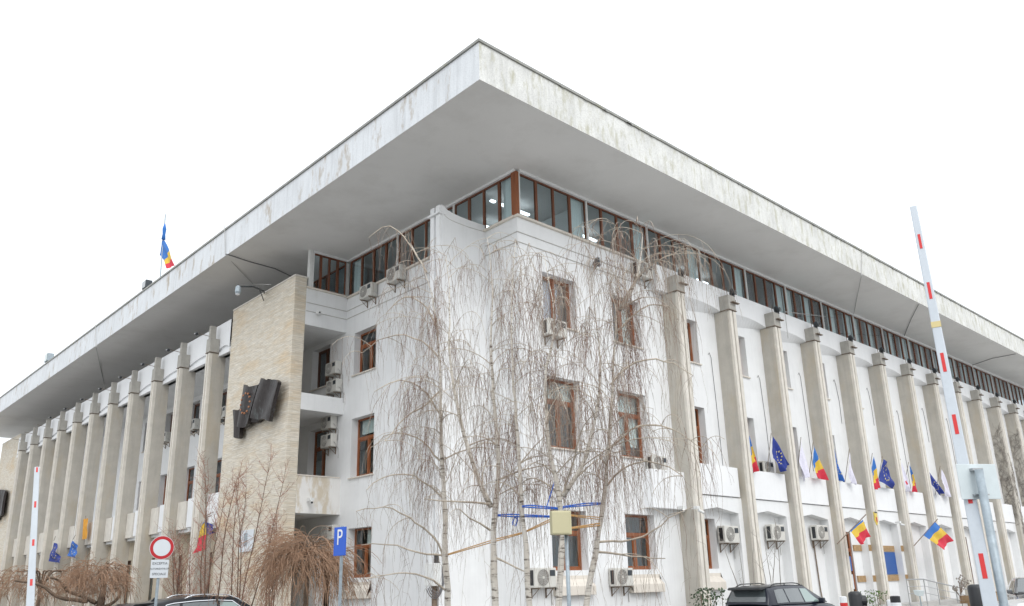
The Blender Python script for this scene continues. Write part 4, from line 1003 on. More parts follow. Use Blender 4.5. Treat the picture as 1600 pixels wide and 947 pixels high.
# no vehicles sign with text plate
D = 19.0; c = atD(246.5, 856, D); pp = Vector((c.x, c.y, 0))
sg = root('traffic_sign', tuple(pp), 'round white sign with a red rim above a small text plate, at the left', 'sign')
vw = Vector((c.x, c.y, 0)).normalized(); rt = Vector((vw.y, -vw.x, 0)); rt = (rt + vw * .15).normalized(); nn = UP.cross(rt).normalized() * -1
if nn.dot(vw) > 0: nn = -nn
bk = atD(243, 947, D)
MB().tube([(bk.x, bk.y, 0), (bk.x + vw.x * .0, bk.y, c.z + .2)], .032, 10).build('post', galv, sg)
r_ = 17.5 / 1271 * D
cc = Vector((bk.x, bk.y, c.z)) + nn * .05 + rt * .01
def disc(mb, cen, r0, r1, th, n=40):
    for i in range(n):
        a, b = 2 * math.pi * i / n, 2 * math.pi * (i + 1) / n
        A = [cen + (rt * math.cos(t) + UP * math.sin(t)) * rr + nn * th for rr, t in ((r0, a), (r1, a), (r1, b), (r0, b))]
        mb.quad(*A)
m = MB(); m.tube([cc - nn * .012, cc], r_, 40); m.build('disc', signw, sg)
m = MB(); disc(m, cc, r_ * .71, r_ * .965, .003); m.build('rim', redd_m, sg)
pc = Vector((bk.x, bk.y, atD(243.5, 889, D).z)) + nn * .045
m = MB(); board(pc, rt, UP, .375, .395, m, .006); m.build('text_plate', signw, sg)
Mt = Matrix((( rt.x, 0, nn.x, 0), (rt.y, 0, nn.y, 0), (0, 1, 0, 0), (0, 0, 0, 1)))
for t, dz, sz in (('EXCEPTIA', .115, .072), ('AUTORIZATIILOR', 0, .052), ('SPECIALE', -.115, .072)):
    text_mesh(t, sz, Matrix.Translation(pc + nn * .009 + UP * dz) @ Mt, 'lettering', txt_m, sg)
# parking sign
D = 15.5; c = atD(534.3, 846, D)
vw = Vector((c.x, c.y, 0)).normalized(); rt0 = Vector((vw.y, -vw.x, 0)); rt = (rt0 * .62 - vw * .78).normalized(); nn = rt.cross(UP).normalized()
if nn.dot(vw) > 0: nn = -nn
sg = root('parking_sign', (c.x, c.y, 0), 'tall blue parking sign with a white letter P on a thin post', 'sign')
MB().tube([(c.x, c.y, 0), (c.x, c.y, c.z + .28)], .03, 10).build('post', galv, sg)
cc = Vector((c.x, c.y, c.z)) + nn * .045
m = MB(); board(cc, rt, UP, .34, .515, m, .01); m.build('plate', signblue, sg, bevel=.004)
Mt = Matrix(((rt.x, 0, nn.x, 0), (rt.y, 0, nn.y, 0), (0, 1, 0, 0), (0, 0, 0, 1)))
text_mesh('P', .37, Matrix.Translation(cc + nn * .013 + UP * .06) @ Mt @ Matrix.Diagonal((.9, 1.1, 1, 1)), 'letter', wht_m, sg, extrude=.003)
# cream cabinet on a post
D = 12.0; c = atD(876, 818, D); pb = atD(886.5, 880, D)
cb = root('utility_cabinet', (pb.x, pb.y, 0), 'cream metal cabinet mounted on a thin grey pole in front of the birches', 'cabinet')
MB().tube([(pb.x, pb.y, 0), (pb.x, pb.y, c.z + .1)], .028, 10).build('post', galv, cb, smooth=True)
vw = Vector((c.x, c.y, 0)).normalized(); rt = Vector((vw.y, -vw.x, 0)); rt = (rt + vw * .25).normalized()
bc = c - vw * .1
m = MB(); board(bc, rt, UP, .285, .335, m, .08); m.build('box', beige_m, cb, bevel=.012)
m = MB(); board(bc - vw * .083, rt, UP, .245, .295, m, .006); m.build('door', beige_m, cb, bevel=.004)

# ------------------------------------------------------------------ straps between the birches
def strap(pts, r, mat, label):
    mb = MB()
    for off in (0, .035):
        q = [Vector(p) + Vector((0, 0, off * (1 if i % 2 else .4))) for i, p in enumerate(pts)]; mb.tube(q, r, 4)
    return tag(mb.build('strap', mat), label, 'strap', 'straps tied between the birches')
strap([atD(815, 792, 13.4), atD(830, 793, 13.2), atD(880, 796, 12.9)], .0105, strap_b, 'upper blue strap between the middle birch and the forked one')
strap([atD(880, 793, 12.9), atD(915, 790, 13.1), atD(946, 787, 13.4)], .0105, strap_b, 'blue strap from the forked birch to the rightmost one')
strap([atD(771, 806, 13.9), atD(800, 807, 13.7), atD(860, 808, 13.1)], .0105, strap_b, 'lower blue strap starting at the thickest birch')
strap([atD(853, 797, 13.0), atD(866, 756, 12.95)], .006, strap_b, 'short blue strap rising steeply left of the fork')
strap([atD(804, 808, 13.7), atD(801, 820, 13.7), atD(806, 822, 13.7), atD(809, 812, 13.7), atD(804, 808, 13.7)], .0105, strap_b, 'loose blue loop on the lower strap')
strap([atD(694, 869, 14.9), atD(770, 847, 13.9), atD(818, 833, 13.5), atD(870, 810, 13.0)], .009, strap_o, 'long orange strap slanting across the birch trunks')
strap([atD(893, 826, 12.9), atD(938, 821, 13.3)], .011, strap_o, 'short orange strap right of the cream cabinet')
strap([atD(891, 806, 12.9), atD(938, 812, 13.3)], .008, strap_o, 'thin orange cord above the short orange strap')

# ------------------------------------------------------------------ trees
def densify(pts, step=.25):
    out = [pts[0]]
    for a, b in zip(pts[:-1], pts[1:]):
        n = max(1, int((b - a).length / step))
        for i in range(1, n + 1): out.append(a.lerp(b, i / n))
    return out
def smooth_pts(p, it=2):
    for _ in range(it):
        p = [p[0]] + [(p[i - 1] + p[i] * 2 + p[i + 1]) / 4 for i in range(1, len(p) - 1)] + [p[-1]]
    return p
def hanger(mb, p, L, rr, r0, dens=1.0, sway=None):
    n = max(4, int(L / .17)); st = L / n
    d = Vector((rr.uniform(-.5, .5), rr.uniform(-.5, .5), rr.uniform(-.5, .1)))
    if sway: d = d + sway
    pts = [Vector(p)]
    for i in range(n):
        d = d * .6 + Vector((rr.uniform(-.15, .15), rr.uniform(-.15, .15), -.40)); d = d.normalized()
        pts.append(pts[-1] + d * st)
    mb.mi = 1 if noise.noise(Vector(p) * 1.1) + rr.uniform(-.25, .25) > .05 else 0
    mb.tube(pts, [r0 * (1 - .6 * i / n) for i in range(n + 1)], 3, False)
    for i in range(1, n):
        if rr.random() < .5 * dens:
            l = rr.uniform(.06, .3); e = Vector((rr.uniform(-1, 1), rr.uniform(-1, 1), rr.uniform(-1.6, -.4))).normalized()
            a = pts[i]; b = a + e * l * .5; c = b + (e * .4 + Vector((0, 0, -.9))).normalized() * l * .5
            mb.tube([a, b, c], [r0 * .6, r0 * .5, r0 * .35], 3, False)
ZTOP = 9.6
def bough(mbB, mbT, p, az, el, L, r, rr, dens=1.0, hang=(.5, 2.1), depth=0):
    n = max(6, int(L / .13)); st = L / n
    d = Vector((math.cos(az) * math.cos(el), math.sin(az) * math.cos(el), math.sin(el)))
    pts = [Vector(p)]; bend = 1.9 / n * rr.uniform(.7, 1.3)
    for i in range(n):
        d = d + Vector((rr.uniform(-.13, .13), rr.uniform(-.13, .13), -bend * (.4 + 1.2 * i / n))); d = d.normalized()
        pts.append(pts[-1] + d * st)
    rs = [max(.0038, r * (1 - .85 * i / n)) for i in range(n + 1)]
    mbB.tube(pts, rs, 5 if r > .012 else 4, False)
    for i in range(int(n * .18), n + 1):
        k = .92 * dens * max(.18, min(1, (8.7 - pts[i].z) / 1.8))
        while k > 0:
            if rr.random() < k:
                t = i / n; hanger(mbT, pts[i], rr.uniform(*hang) * (1.15 - .45 * t) * (1.5 if rr.random() < .15 else .8), rr, .0031, sway=d * .25)
            k -= 1
        if depth == 0 and rr.random() < .24 and i < n * .8:
            bough(mbB, mbT, pts[i], az + rr.uniform(-1.2, 1.2), el * .4 + rr.uniform(-.2, .6), L * rr.uniform(.3, .55), rs[i] * .6, rr, dens, (hang[0] * .8, hang[1] * .9), 1)
def birch(stems, r0, label, nb, seed, D, zmin=3.0, Lr=(.8, 2.7), dens=1.0, arms=()):
    rr = random.Random(seed)
    base = stems[0][0]
    o = root('birch_tree', (base.x, base.y, 0), label, 'tree', 'weeping birches in front of the corner')
    mt = MB(); mB = MB(); mT = MB()
    for si, (pts, ra, rb) in enumerate([(s, (r0 if i == 0 else r0 * .55), .004) for i, s in enumerate(stems)]):
        if si == 0:
            d0 = (pts[0] - pts[1]).normalized(); k = pts[0].z / max(.3, -d0.z) ; pts = [pts[0] + d0 * k] + pts
        P = smooth_pts(densify(pts, .22), 3); n = len(P)
        P = [q + Vector((rr.uniform(-.014, .014), rr.uniform(-.014, .014), 0)) for q in P]
        rad_ = [ra + (rb - ra) * (i / (n - 1)) ** .8 for i in range(n)]
        rad_ = [q * (1 + .07 * math.sin(i * 1.7 + si)) for i, q in enumerate(rad_)]
        mt.tube(P, rad_, 10, True)
        m_ = nb if si == 0 else int(nb * .7)
        cand = [i for i in range(n) if P[i].z > zmin]
        for j in range(m_):
            if not cand: break
            i = cand[int(len(cand) * ((j + rr.random()) / m_)) % len(cand)]
            room = max(.25, min(1.0, (ZTOP - P[i].z) / 1.5))
            bough(mB, mT, P[i], rr.uniform(0, 2 * math.pi), rr.uniform(.35, 1.1) * room, rr.uniform(*Lr) * (1.0 - .5 * i / n), max(.006, rad_[i] * rr.uniform(.22, .42)), rr, dens)
    for a in arms:
        P = smooth_pts(densify(a, .16), 3); n = len(P); P = [q + Vector((rr.uniform(-.03, .03), rr.uniform(-.03, .03), rr.uniform(-.02, .02))) for q in P]
        mB.tube(P, [.020 - .015 * i / n for i in range(n)], 5, False)
        for i in range(2, n):
            for _ in range(2):
                if rr.random() < .8: hanger(mT, P[i], rr.uniform(.3, 1.5), rr, .0032)
            if rr.random() < .25: bough(mB, mT, P[i], rr.uniform(0, 6.28), rr.uniform(0, .8), rr.uniform(.4, 1.0), .008, rr, dens * .8, (.3, 1.3), 1)
    mt.build('trunk', bark, o, smooth=True); mB.build('branches', bough_m, o, smooth=True); mT.build('twigs', [twig_m, twigg_m], o)
    return o
def PL(px, D, D1=None):
    n = len(px); return [atD(u, v, D + ((D1 or D) - D) * i / max(1, n - 1)) for i, (u, v) in enumerate(px)]
birch([PL([(701, 947), (699, 915), (693, 866), (697, 800), (689, 700), (688, 600), (684, 520), (676, 461), (662, 412), (640, 378)], 14.9, 14.4)], .080,
      'slim birch standing before the corner blade, leftmost of the birches', 30, 11, 14.9, arms=[
      PL([(694, 866), (672, 835), (640, 806), (600, 788), (556, 800)], 14.9, 14.2), PL([(694, 868), (665, 870), (620, 852), (585, 843), (562, 850)], 14.9, 14.6), PL([(690, 650), (660, 600), (622, 588), (586, 612)], 14.8, 14.2), PL([(686, 560), (650, 523), (604, 520), (566, 552)], 14.7, 15.2),
      PL([(664, 425), (640, 378), (612, 349), (586, 352), (574, 372)], 14.5, 14.5), PL([(690, 720), (650, 680), (612, 672), (580, 700)], 14.8, 15.3), PL([(688, 610), (664, 640), (630, 650), (600, 690)], 14.8, 14.1), PL([(684, 520), (660, 470), (630, 455), (606, 490)], 14.7, 15.0), PL([(694, 780), (650, 740), (610, 735), (570, 765)], 14.8, 14.2), PL([(699, 925), (680, 900), (620, 895), (570, 905)], 14.9, 14.5)])
birch([PL([(774, 947), (771, 880), (770, 800), (780, 752), (780, 695), (771, 642), (769, 590), (766, 513), (772, 465), (764, 400), (762, 372)], 13.9, 13.6),
       PL([(768, 792), (752, 776), (738, 723), (722, 670), (708, 609), (700, 540), (704, 470), (697, 400)], 13.9, 14.3)], .085,
      'thickest birch with black bark knots, splitting high into two stems', 24, 23, 13.9, arms=[PL([(766, 830), (740, 812), (718, 795)], 13.9, 13.7), PL([(775, 870), (800, 890), (822, 893)], 13.9, 13.6), PL([(766, 790), (740, 782), (690, 785), (660, 780)], 13.9, 13.5)])
birch([PL([(827, 947), (824, 880), (818, 821), (813, 756), (809, 695), (807, 633), (798, 576), (800, 500), (799, 430), (806, 378)], 13.5, 13.2)], .068,
      'slender birch left of the pole with the cream cabinet', 26, 31, 13.5)
birch([PL([(873, 947), (876, 880), (880, 805), (879, 772), (862, 740), (856, 690), (852, 617), (849, 573), (868, 533), (862, 450), (850, 400)], 12.95, 12.8),
       PL([(880, 775), (901, 752), (918, 711), (932, 658), (940, 600), (936, 540), (928, 470)], 12.9, 13.2)], .074,
      'pale birch forking low behind the cream cabinet', 22, 47, 12.95)
birch([PL([(916, 947), (925, 890), (934, 838), (941, 805), (946, 756), (950, 703), (956, 642), (957, 585), (962, 517), (968, 480), (962, 417), (957, 380)], 13.4, 13.1),
       PL([(968, 485), (988, 456), (999, 434), (1005, 395), (1004, 365)], 13.15, 13.0)], .070,
      'rightmost birch leaning right and forking near its top', 24, 59, 13.4, arms=[PL([(938, 845), (975, 852), (1020, 830), (1060, 800), (1080, 790)], 13.4, 13.0), PL([(946, 756), (985, 720), (1030, 715), (1066, 745)], 13.3, 12.9), PL([(932, 862), (985, 868), (1040, 872)], 13.4, 13.2), PL([(955, 600), (990, 560), (1040, 560), (1080, 585)], 13.2, 12.8), PL([(950, 700), (1000, 660), (1050, 665), (1095, 700)], 13.2, 12.9), PL([(962, 520), (1000, 480), (1040, 470), (1060, 500)], 13.1, 13.5)])

# reddish upright shrub trees in front of the pylon
def upright(cx, D, ztop, w, label, seed, stems=5, mat=redtw_m, fineness=1.0, group='bare upright saplings in front of the stone pylon', base_px=960):
    rr = random.Random(seed); b = atD(cx, 940, D); b.z = 0
    o = root('bare_sapling', tuple(b), label, 'sapling', group)
    mt = MB(); mw = MB()
    for s in range(stems):
        az = rr.uniform(0, 6.28); lean = rr.uniform(.05, .3) * w
        d = Vector((math.cos(az) * lean, math.sin(az) * lean, 1)).normalized(); n = 14; H = ztop * rr.uniform(.75, 1.0); st = H / n
        P = [b + Vector((math.cos(az) * .08, math.sin(az) * .08, 0))]
        for i in range(n):
            d = (d + Vector((rr.uniform(-.07, .07), rr.uniform(-.07, .07), .05))).normalized(); P.append(P[-1] + d * st)
        rs = [.020 * (1 - .85 * i / n) + .003 for i in range(n + 1)]
        mt.tube(P, rs, 6)
        for i in range(2, n + 1):
            for _ in range(max(0, int(2 + rr.random() * 3 * fineness + (-.8 if fineness < 0 else 0)))):
                a2 = rr.uniform(0, 6.28); e = rr.uniform(.5, 1.1); l = rr.uniform(.35, 1.05) * (1.2 - .6 * i / n) * w
                dd = Vector((math.cos(a2) * math.cos(e), math.sin(a2) * math.cos(e), math.sin(e))); q = [P[i]]
                for k in range(6):
                    dd = (dd + Vector((rr.uniform(-.1, .1), rr.uniform(-.1, .1), .09))).normalized(); q.append(q[-1] + dd * l / 6)
                    if k > 0:
                        f = Vector((rr.uniform(-1, 1), rr.uniform(-1, 1), rr.uniform(0, 1))).normalized(); mw.tube([q[-1], q[-1] + f * rr.uniform(.06, .22)], [.0036, .0028], 3, False)
                mw.tube(q, [.0065 * (1 - .1 * k) for k in range(7)], 3, False)
    mt.build('stems', gnarl_m if mat is redtw_m else mat, o, smooth=True); mw.build('twigs', mat, o)
upright(322, 21.0, 5.0, 1.0, 'bare reddish sapling just right of the round no-vehicles sign', 5, 4)
upright(375, 22.0, 5.6, .9, 'tallest bare reddish sapling, in the middle of the pylon', 6, 5)
upright(425, 21.5, 4.3, .9, 'bare reddish sapling at the right of the pylon beside the weeping shrub', 8, 4)
upright(300, 24.0, 3.6, 1.1, 'low bare sapling behind the no-vehicles sign', 9, 5)
upright(1215, 26.3, 3.7, .8, 'thin bare shrub behind the dark SUV in front of the second bay', 12, 4, creep_m, -.9, 'bare shrubs along the right facade')
upright(1178, 25.5, 3.4, .8, 'small bare shrub at the foot of the second fin', 14, 3, creep_m, -.9, 'bare shrubs along the right facade')

# weeping shrubs with dense brown whips
def weeping(cx, D, ztop, rx, label, seed, nwh, L, trunk=True, gnarled=False, ry=None):
    rr = random.Random(seed); b = atD(cx, 940, D); b.z = 0
    o = root('weeping_shrub', tuple(b), label, 'shrub', 'weeping shrubs along the left side')
    vw = Vector((b.x, b.y, 0)).normalized(); rt = Vector((vw.y, -vw.x, 0)); ry = ry or rx * .7
    mt = MB(); mw = MB()
    if gnarled:
        P = smooth_pts(densify([b, b + UP * .9 + rt * .05, b + UP * 1.5 + rt * .1, b + UP * (ztop - .75) + rt * .15], .1), 2)
        mt.tube(P, [.12 - .0025 * i for i in range(len(P))], 9)
        for arm in ([(.1, 1.35), (.45, 1.5), (.62, 1.75), (.55, 1.95), (.35, 1.85)], [(0, 1.5), (-.4, 1.72), (-.75, 1.80), (-.85, 2.1), (-1.1, 2.15)], [(.1, 1.6), (.2, 2.0), (-.1, 2.25), (.3, 2.5)],
                    [(-.2, 1.55), (-.9, 1.65), (-1.3, 2.0), (-1.9, 2.1)]):
            q = smooth_pts(densify([b + rt * a + UP * z + vw * rr.uniform(-.2, .2) for a, z in arm], .12), 2)
            mt.tube(q, [.055 * (1 - .6 * i / len(q)) * (1 + .15 * math.sin(i * 1.9)) for i in range(len(q))], 7)
    else:
        mt.tube([b, b + UP * ztop * .5, b + UP * (ztop - .3)], [.07, .055, .04], 8)
        for i in range(9):
            a = rr.uniform(0, 6.28); e = b + UP * (ztop - .05) + rt * math.cos(a) * rx * .45 + vw * math.sin(a) * ry * .45
            mt.tube(smooth_pts(densify([b + UP * (ztop - .6), (b + UP * (ztop + .02)).lerp(e, .4), e], .1), 2), .02, 5)
    for i in range(nwh):
        a = rr.uniform(0, 2 * math.pi); q = math.sqrt(rr.random()); x, y = math.cos(a) * q * rx, math.sin(a) * q * ry
        top = ztop - .45 * q * q * (ztop * .35) + rr.uniform(-.38, .10) + .09 * math.sin(x * 5 + seed) + .07 * math.sin(y * 7)
        p = b + rt * x + vw * y; p.z = top
        b2 = a + rr.uniform(-1.3, 1.3)
        out = (rt * math.cos(b2) + vw * math.sin(b2)); d = (out * rr.uniform(.3, 1.0) + UP * rr.uniform(-.1, .9)).normalized()
        ll = rr.uniform(.3, 1.0) * L; n = 9; pts = [p]; g = rr.uniform(.18, .42)
        for k in range(n):
            d = (d + Vector((rr.uniform(-.22, .22), rr.uniform(-.22, .22), -g))).normalized(); pts.append(pts[-1] + d * ll / n)
            if k > 2 and rr.random() < .3:
                e = (d + Vector((rr.uniform(-.8, .8), rr.uniform(-.8, .8), rr.uniform(-.6, .2)))).normalized(); mw.tube([pts[-1], pts[-1] + e * rr.uniform(.08, .25)], [.004, .003], 3, False)
        pts = [v_ for v_ in pts if v_.z > .02]
        if len(pts) > 2:
            r0 = rr.choice([.004, .005, .006, .006, .010]); mw.tube(pts, [r0 * (1 - .06 * k) for k in range(len(pts))], 3, False)
    mt.build('trunk', gnarl_m, o, smooth=True); mw.build('whips', brtw_m, o)
weeping(478, 17.5, 2.70, .60, 'dense brown weeping shrub in front of the ground floor gallery opening', 3, 820, 1.35)
weeping(150, 22.0, 2.55, .62, 'gnarled twisted weeping shrub under the bright blue flag at the left', 4, 560, .8, gnarled=True, ry=.9)
weeping(60, 23.0, 2.40, 1.35, 'wide weeping shrub behind the left barrier boom', 17, 520, .75)

# evergreen hedges and plants
def leafy(name, label, cat, boxes, n, size, mat, seed, snow=0, group=None):
    rr = random.Random(seed); c = boxes[0]
    o = root(name, ((c[0] + c[1]) / 2, (c[2] + c[3]) / 2, 0), label, cat, group)
    m = MB(); sn = MB(); br = MB()
    for i in range(n):
        bx = rr.choice(boxes); x, y = rr.uniform(bx[0], bx[1]), rr.uniform(bx[2], bx[3])
        hz = bx[5] * (.80 + .25 * noise.noise(Vector((x * 1.7, y * 1.7, seed)))) ; z = rr.uniform(bx[4], hz) if rr.random() < .5 else hz - rr.random() ** 2 * .25
        d = Vector((rr.uniform(-1, 1), rr.uniform(-1, 1), rr.uniform(-.4, 1))).normalized(); s = size * rr.uniform(.6, 1.3)
        t = d.orthogonal().normalized(); t.rotate(Matrix.Rotation(rr.uniform(0, 6.28), 3, d)); w = d.cross(t)
        p = Vector((x, y, z)); m.quad(p - t * s * .5, p + w * s * .25, p + t * s * .5, p - w * s * .25)
        if snow and rr.random() < snow and z > hz - .08:
            q = p + UP * .02; e = s * rr.uniform(.5, 1.1); sn.quad(q + Vector((-e, -e * .6, 0)), q + Vector((e, -e * .7, .01)), q + Vector((e * .8, e, 0)), q + Vector((-e * .9, e * .8, .015)))
        if i % 25 == 0: br.tube([Vector((x, y, 0)), Vector((x + rr.uniform(-.1, .1), y, z))], .008, 4, False)
    m.build('foliage', mat, o); br.build('stems', gnarl_m, o)
    if sn.f: sn.build('snow', snow_m, o)
def bx_at(u0, u1, D, dd, h):
    a, b = atD(u0, 940, D), atD(u1, 940, D + dd)
    return (min(a.x, b.x), max(a.x, b.x), min(a.y, b.y) - .3, max(a.y, b.y) + .3, 0, h)
leafy('evergreen_hedge', 'clipped dark evergreen hedge with snow patches under the weeping shrubs', 'hedge', [bx_at(18, 75, 19, .6, 1.55), bx_at(70, 128, 19, .5, 1.6)], 9000, .07, leaf_m, 2, snow=.05)
leafy('evergreen_hedge', 'small dark evergreen bush with snow left of the round sign', 'hedge', [bx_at(185, 210, 21, .6, 1.52)], 2600, .07, leaf_m, 21, snow=.03)
leafy('leafy_plant', 'green strap-leaved plants at the foot of the brown weeping shrub', 'plant', [bx_at(430, 470, 16.5, .4, 1.3), bx_at(500, 545, 17.8, .4, 1.35)], 2600, .13, leafb_m, 22)
leafy('leafy_plant', 'sparse small-leaved shrub left of the dark SUV', 'plant', [bx_at(1092, 1122, 21, .3, 1.75)], 420, .08, leaf_m, 24, snow=.04, group='sparse plants along the right facade')
leafy('leafy_plant', 'sparse small-leaved shrub by the gilt shield fin', 'plant', [bx_at(1345, 1378, 30, .5, 1.35)], 300, .09, leafb_m, 25, group='sparse plants along the right facade')
p = onY(1502, 935, 15.0)
dp = root('seed_head_plant', (p.x, p.y, 0), 'tall plant with dry dark seed heads behind the handrail', 'plant')
m = MB(); s2 = MB(); rr = random.Random(8)
for i in range(9):
    t = onY(1502 + rr.uniform(-11, 11), rr.uniform(903, 922), 15.0) + Vector((rr.uniform(-.2, .2), rr.uniform(-.2, .2), 0))
    m.tube([(p.x, p.y, 0), Vector((p.x, p.y, t.z * .6)), t], .014, 4)
    for j in range(5):
        c = t + Vector((rr.uniform(-.12, .12), rr.uniform(-.1, .1), rr.uniform(-.12, .12))); s2.tube([c, c + UP * .05, c + UP * .09], [.02, .045, .015], 6)
m.build('stems', gnarl_m, dp); s2.build('seed_heads', creep_m, dp)

# dry creeper covering the far fins on the right
def creeper(x0, x1, y, z0, z1, n, label, seed, parent_side='y'):
    rr = random.Random(seed); m = MB()
    for i in range(n):
        x = rr.uniform(x0, x1); z = rr.uniform(z0, z1 * .8); p = Vector((x, y, z)); a = rr.uniform(.6, 2.5); pts = [p]
        for k in range(rr.randint(5, 12)):
            a += rr.uniform(-.7, .7); d = Vector((math.cos(a), 0, math.sin(a))) * .2
            q = pts[-1] + d
            if not (x0 - .05 < q.x < x1 + .05 and q.z < z1): break
            q.y = y + rr.uniform(-.025, .0); pts.append(q)
        if len(pts) > 2: m.tube(pts, rr.uniform(.006, .016), 3, False)
    return m
for k in (10, 11, 12):
    o = root('dry_creeper', (FX[k], 17.2, 0), 'leafless creeper climbing the %s right-hand fin' % ORD[k], 'creeper', 'leafless creepers on the far right fins')
    a = creeper(FX[k] - .03, FX[k] + .5, 17.23, 0, 10.2, 90, '', 90 + k)
    # the side face too
    b = MB(); rr = random.Random(190 + k)
    for i in range(130):
        y = rr.uniform(17.3, 17.98); z = rr.uniform(4.2, 10.5); pts = [Vector((FX[k] - .02, y, z))]; an = rr.uniform(.6, 2.5)
        for q in range(9):
            an += rr.uniform(-.8, .8); w = pts[-1] + Vector((0, math.cos(an) * .14, math.sin(an) * .14))
            if not 17.27 < w.y < 17.99 or w.z > 11.4: break
            w.x = FX[k] - rr.uniform(.01, .05); pts.append(w)
        if len(pts) > 2: b.tube(pts, rr.uniform(.006, .016), 3, False)
    a.build('vines', creep_m, o); b.build('side_vines', creep_m, o)

# ------------------------------------------------------------------ cars
def interp(tab, x):
    for (a, va), (b, vb) in zip(tab[:-1], tab[1:]):
        if x <= b: return va + (vb - va) * max(0, (x - a) / (b - a))
    return tab[-1][1]
def make_car(name, label, paint, H=1.6, L=4.5, W=1.78, rails=None, spoiler=True, sedan=False, chromeline=False, group='parked cars', fin=False, glass_side=carglass, wind=winsh, roofp=None, railx=(.42, 2.3)):
    o = root(name, (0, 0, 0), label, 'car', group)
    hw = W / 2; k = L / 4.5
    belt = [(0, .86), (.12, .97), (1, .98), (2.2, .96), (3.25, .97), (3.9, .88), (4.35, .72), (4.5, .5)]
    wid = [(0, .80), (.15, .90), (.6, .97), (1.5, 1), (3.4, 1), (4.1, .95), (4.4, .84), (4.5, .72)]
    bot = [(0, .45), (.2, .3), (1, .24), (3.7, .24), (4.3, .28), (4.5, .36)]
    if sedan: roof = [(.45, .97), (1.2, H - .04), (1.9, H), (2.4, H - .03), (3.3, .97)]
    else: roof = [(.06, .97), (.34, H - .07), (.8, H - .01), (1.7, H), (2.35, H - .03), (3.32, .97)]
    if roofp: roof = roofp
    m = MB(); xs = [0, .05, .15, .35, .6, .9, 1.2, 1.6, 2.0, 2.4, 2.8, 3.2, 3.5, 3.8, 4.1, 4.3, 4.42, 4.5]
    prof = [(.80, 0), (.95, .12), (1.0, .42), (1.0, .62), (.975, .86), (.93, .97), (.80, 1.0), (.4, 1.012), (0, 1.015)]
    rings = []
    for x in xs:
        b, w, z0_ = interp(belt, x), interp(wid, x) * hw, interp(bot, x)
        half = [(w * a, z0_ + (b - z0_) * t) for a, t in prof]
        rings.append([(x * k, y_, z_) for y_, z_ in half] + [(x * k, -y_, z_) for y_, z_ in half[-2::-1]])
    n0 = len(m.v); nr = len(rings[0])
    for r_ in rings: m.v += r_
    for i in range(len(rings) - 1):
        for j in range(nr - 1): m.f.append((n0 + i * nr + j, n0 + i * nr + j + 1, n0 + (i + 1) * nr + j + 1, n0 + (i + 1) * nr + j)); m.m.append(0)
        m.f.append((n0 + i * nr + nr - 1, n0 + i * nr, n0 + (i + 1) * nr, n0 + (i + 1) * nr + nr - 1)); m.m.append(0)
    m.f.append(tuple(n0 + j for j in range(nr))); m.m.append(0); m.f.append(tuple(n0 + (len(rings) - 1) * nr + j for j in range(nr - 1, -1, -1))); m.m.append(0)
    x_a, x_b = roof[0][0], roof[-1][0]
    def gh(x): # belt half width, roof half width, roof z
        b = interp(belt, x) - .01; z = interp(roof, x); wb = interp(wid, x) * hw * .955
        t = (z - .97) / (H - .97); wr = wb - .20 * max(0, t) ** 1.0
        return wb, wr, b, z
    gx = sorted({x_a, *[x_a + (x_b - x_a) * i / 26 for i in range(27)], *[r_[0] for r_ in roof]})
    rings = []
    for x in gx:
        wb, wr, b, z = gh(x); z = max(z, b + .005); h = z - b
        half = [(wb, b), (wb + (wr - wb) * .5, b + h * .5), (wr, b + h * .90), (wr - .04, b + h * .975), (wr - .16, z), (wr * .4, z + .012), (0, z + .015)]
        rings.append([(x * k, y_, z_) for y_, z_ in half] + [(x * k, -y_, z_) for y_, z_ in half[-2::-1]])
    n0 = len(m.v); nr = len(rings[0])
    for r_ in rings: m.v += r_
    for i in range(len(rings) - 1):
        for j in range(nr - 1): m.f.append((n0 + i * nr + j, n0 + i * nr + j + 1, n0 + (i + 1) * nr + j + 1, n0 + (i + 1) * nr + j)); m.m.append(0)
    body = m.build('body', paint, o, smooth=True)
    # side windows
    def side(x, t, s, off=.014):
        wb, wr, b, z = gh(x); h = z - b
        return (x * k, s * (wb + (wr - wb) * t / .9 + off), b + h * t)
    def wpatch(x0, x1, t0, t1, s, slant0=0, slant1=0):
        mm = MB(); mm.grid(lambda u, v: side(x0 + slant0 * v + (x1 + slant1 * v - x0 - slant0 * v) * u, t0 + (t1 - t0) * v, s), 8, 4); return mm
    if sedan: wins = [(.95, 1.35, .3, 0), (1.4, 2.15, 0, 0), (2.22, 3.0, 0, -.42)]
    else: wins = [(.45, 1.05, .1, 0), (1.12, 1.95, 0, 0), (2.03, 3.02, 0, -.62)]
    for s in (-1, 1):
        for wi, (a, b, s0, s1) in enumerate(wins): wpatch(a, b, .08, .80, s, s0, s1).build('side_window', wind if (wi == 2 and wind is winsh) else glass_side, o, smooth=True)
        if chromeline:
            pts = [side(wins[0][0] + .0, .06, s, .01), side(wins[0][0] + .12, .55, s, .012), side(wins[0][0] + .3, .82, s, .012)] + [side(wins[0][0] + .3 + (2.35 - wins[0][0] - .3) * i / 10, .845, s, .012) for i in range(1, 11)] + [side(2.7, .6, s, .012), side(3.0, .2, s, .012)]
            MB().tube(pts, .014, 5).build('window_trim', chrome, o)
    # windscreen and rear window
    def cap_patch(xa, xb, name_, mat_, w_=.86):
        mm = MB()
        def fn(u, v):
            x = xa + (xb - xa) * v; wb, wr, b, z = gh(x); ww = (wb + (wr - wb)) * w_ * (1 if abs(z - b) > .02 else 1)
            return (x * k + (.006 if xb > 2 and xa > 2 else -.008), (u * 2 - 1) * (wr - .08), z + .018)
        mm.grid(fn, 8, 6); mm.build(name_, mat_, o, smooth=True)
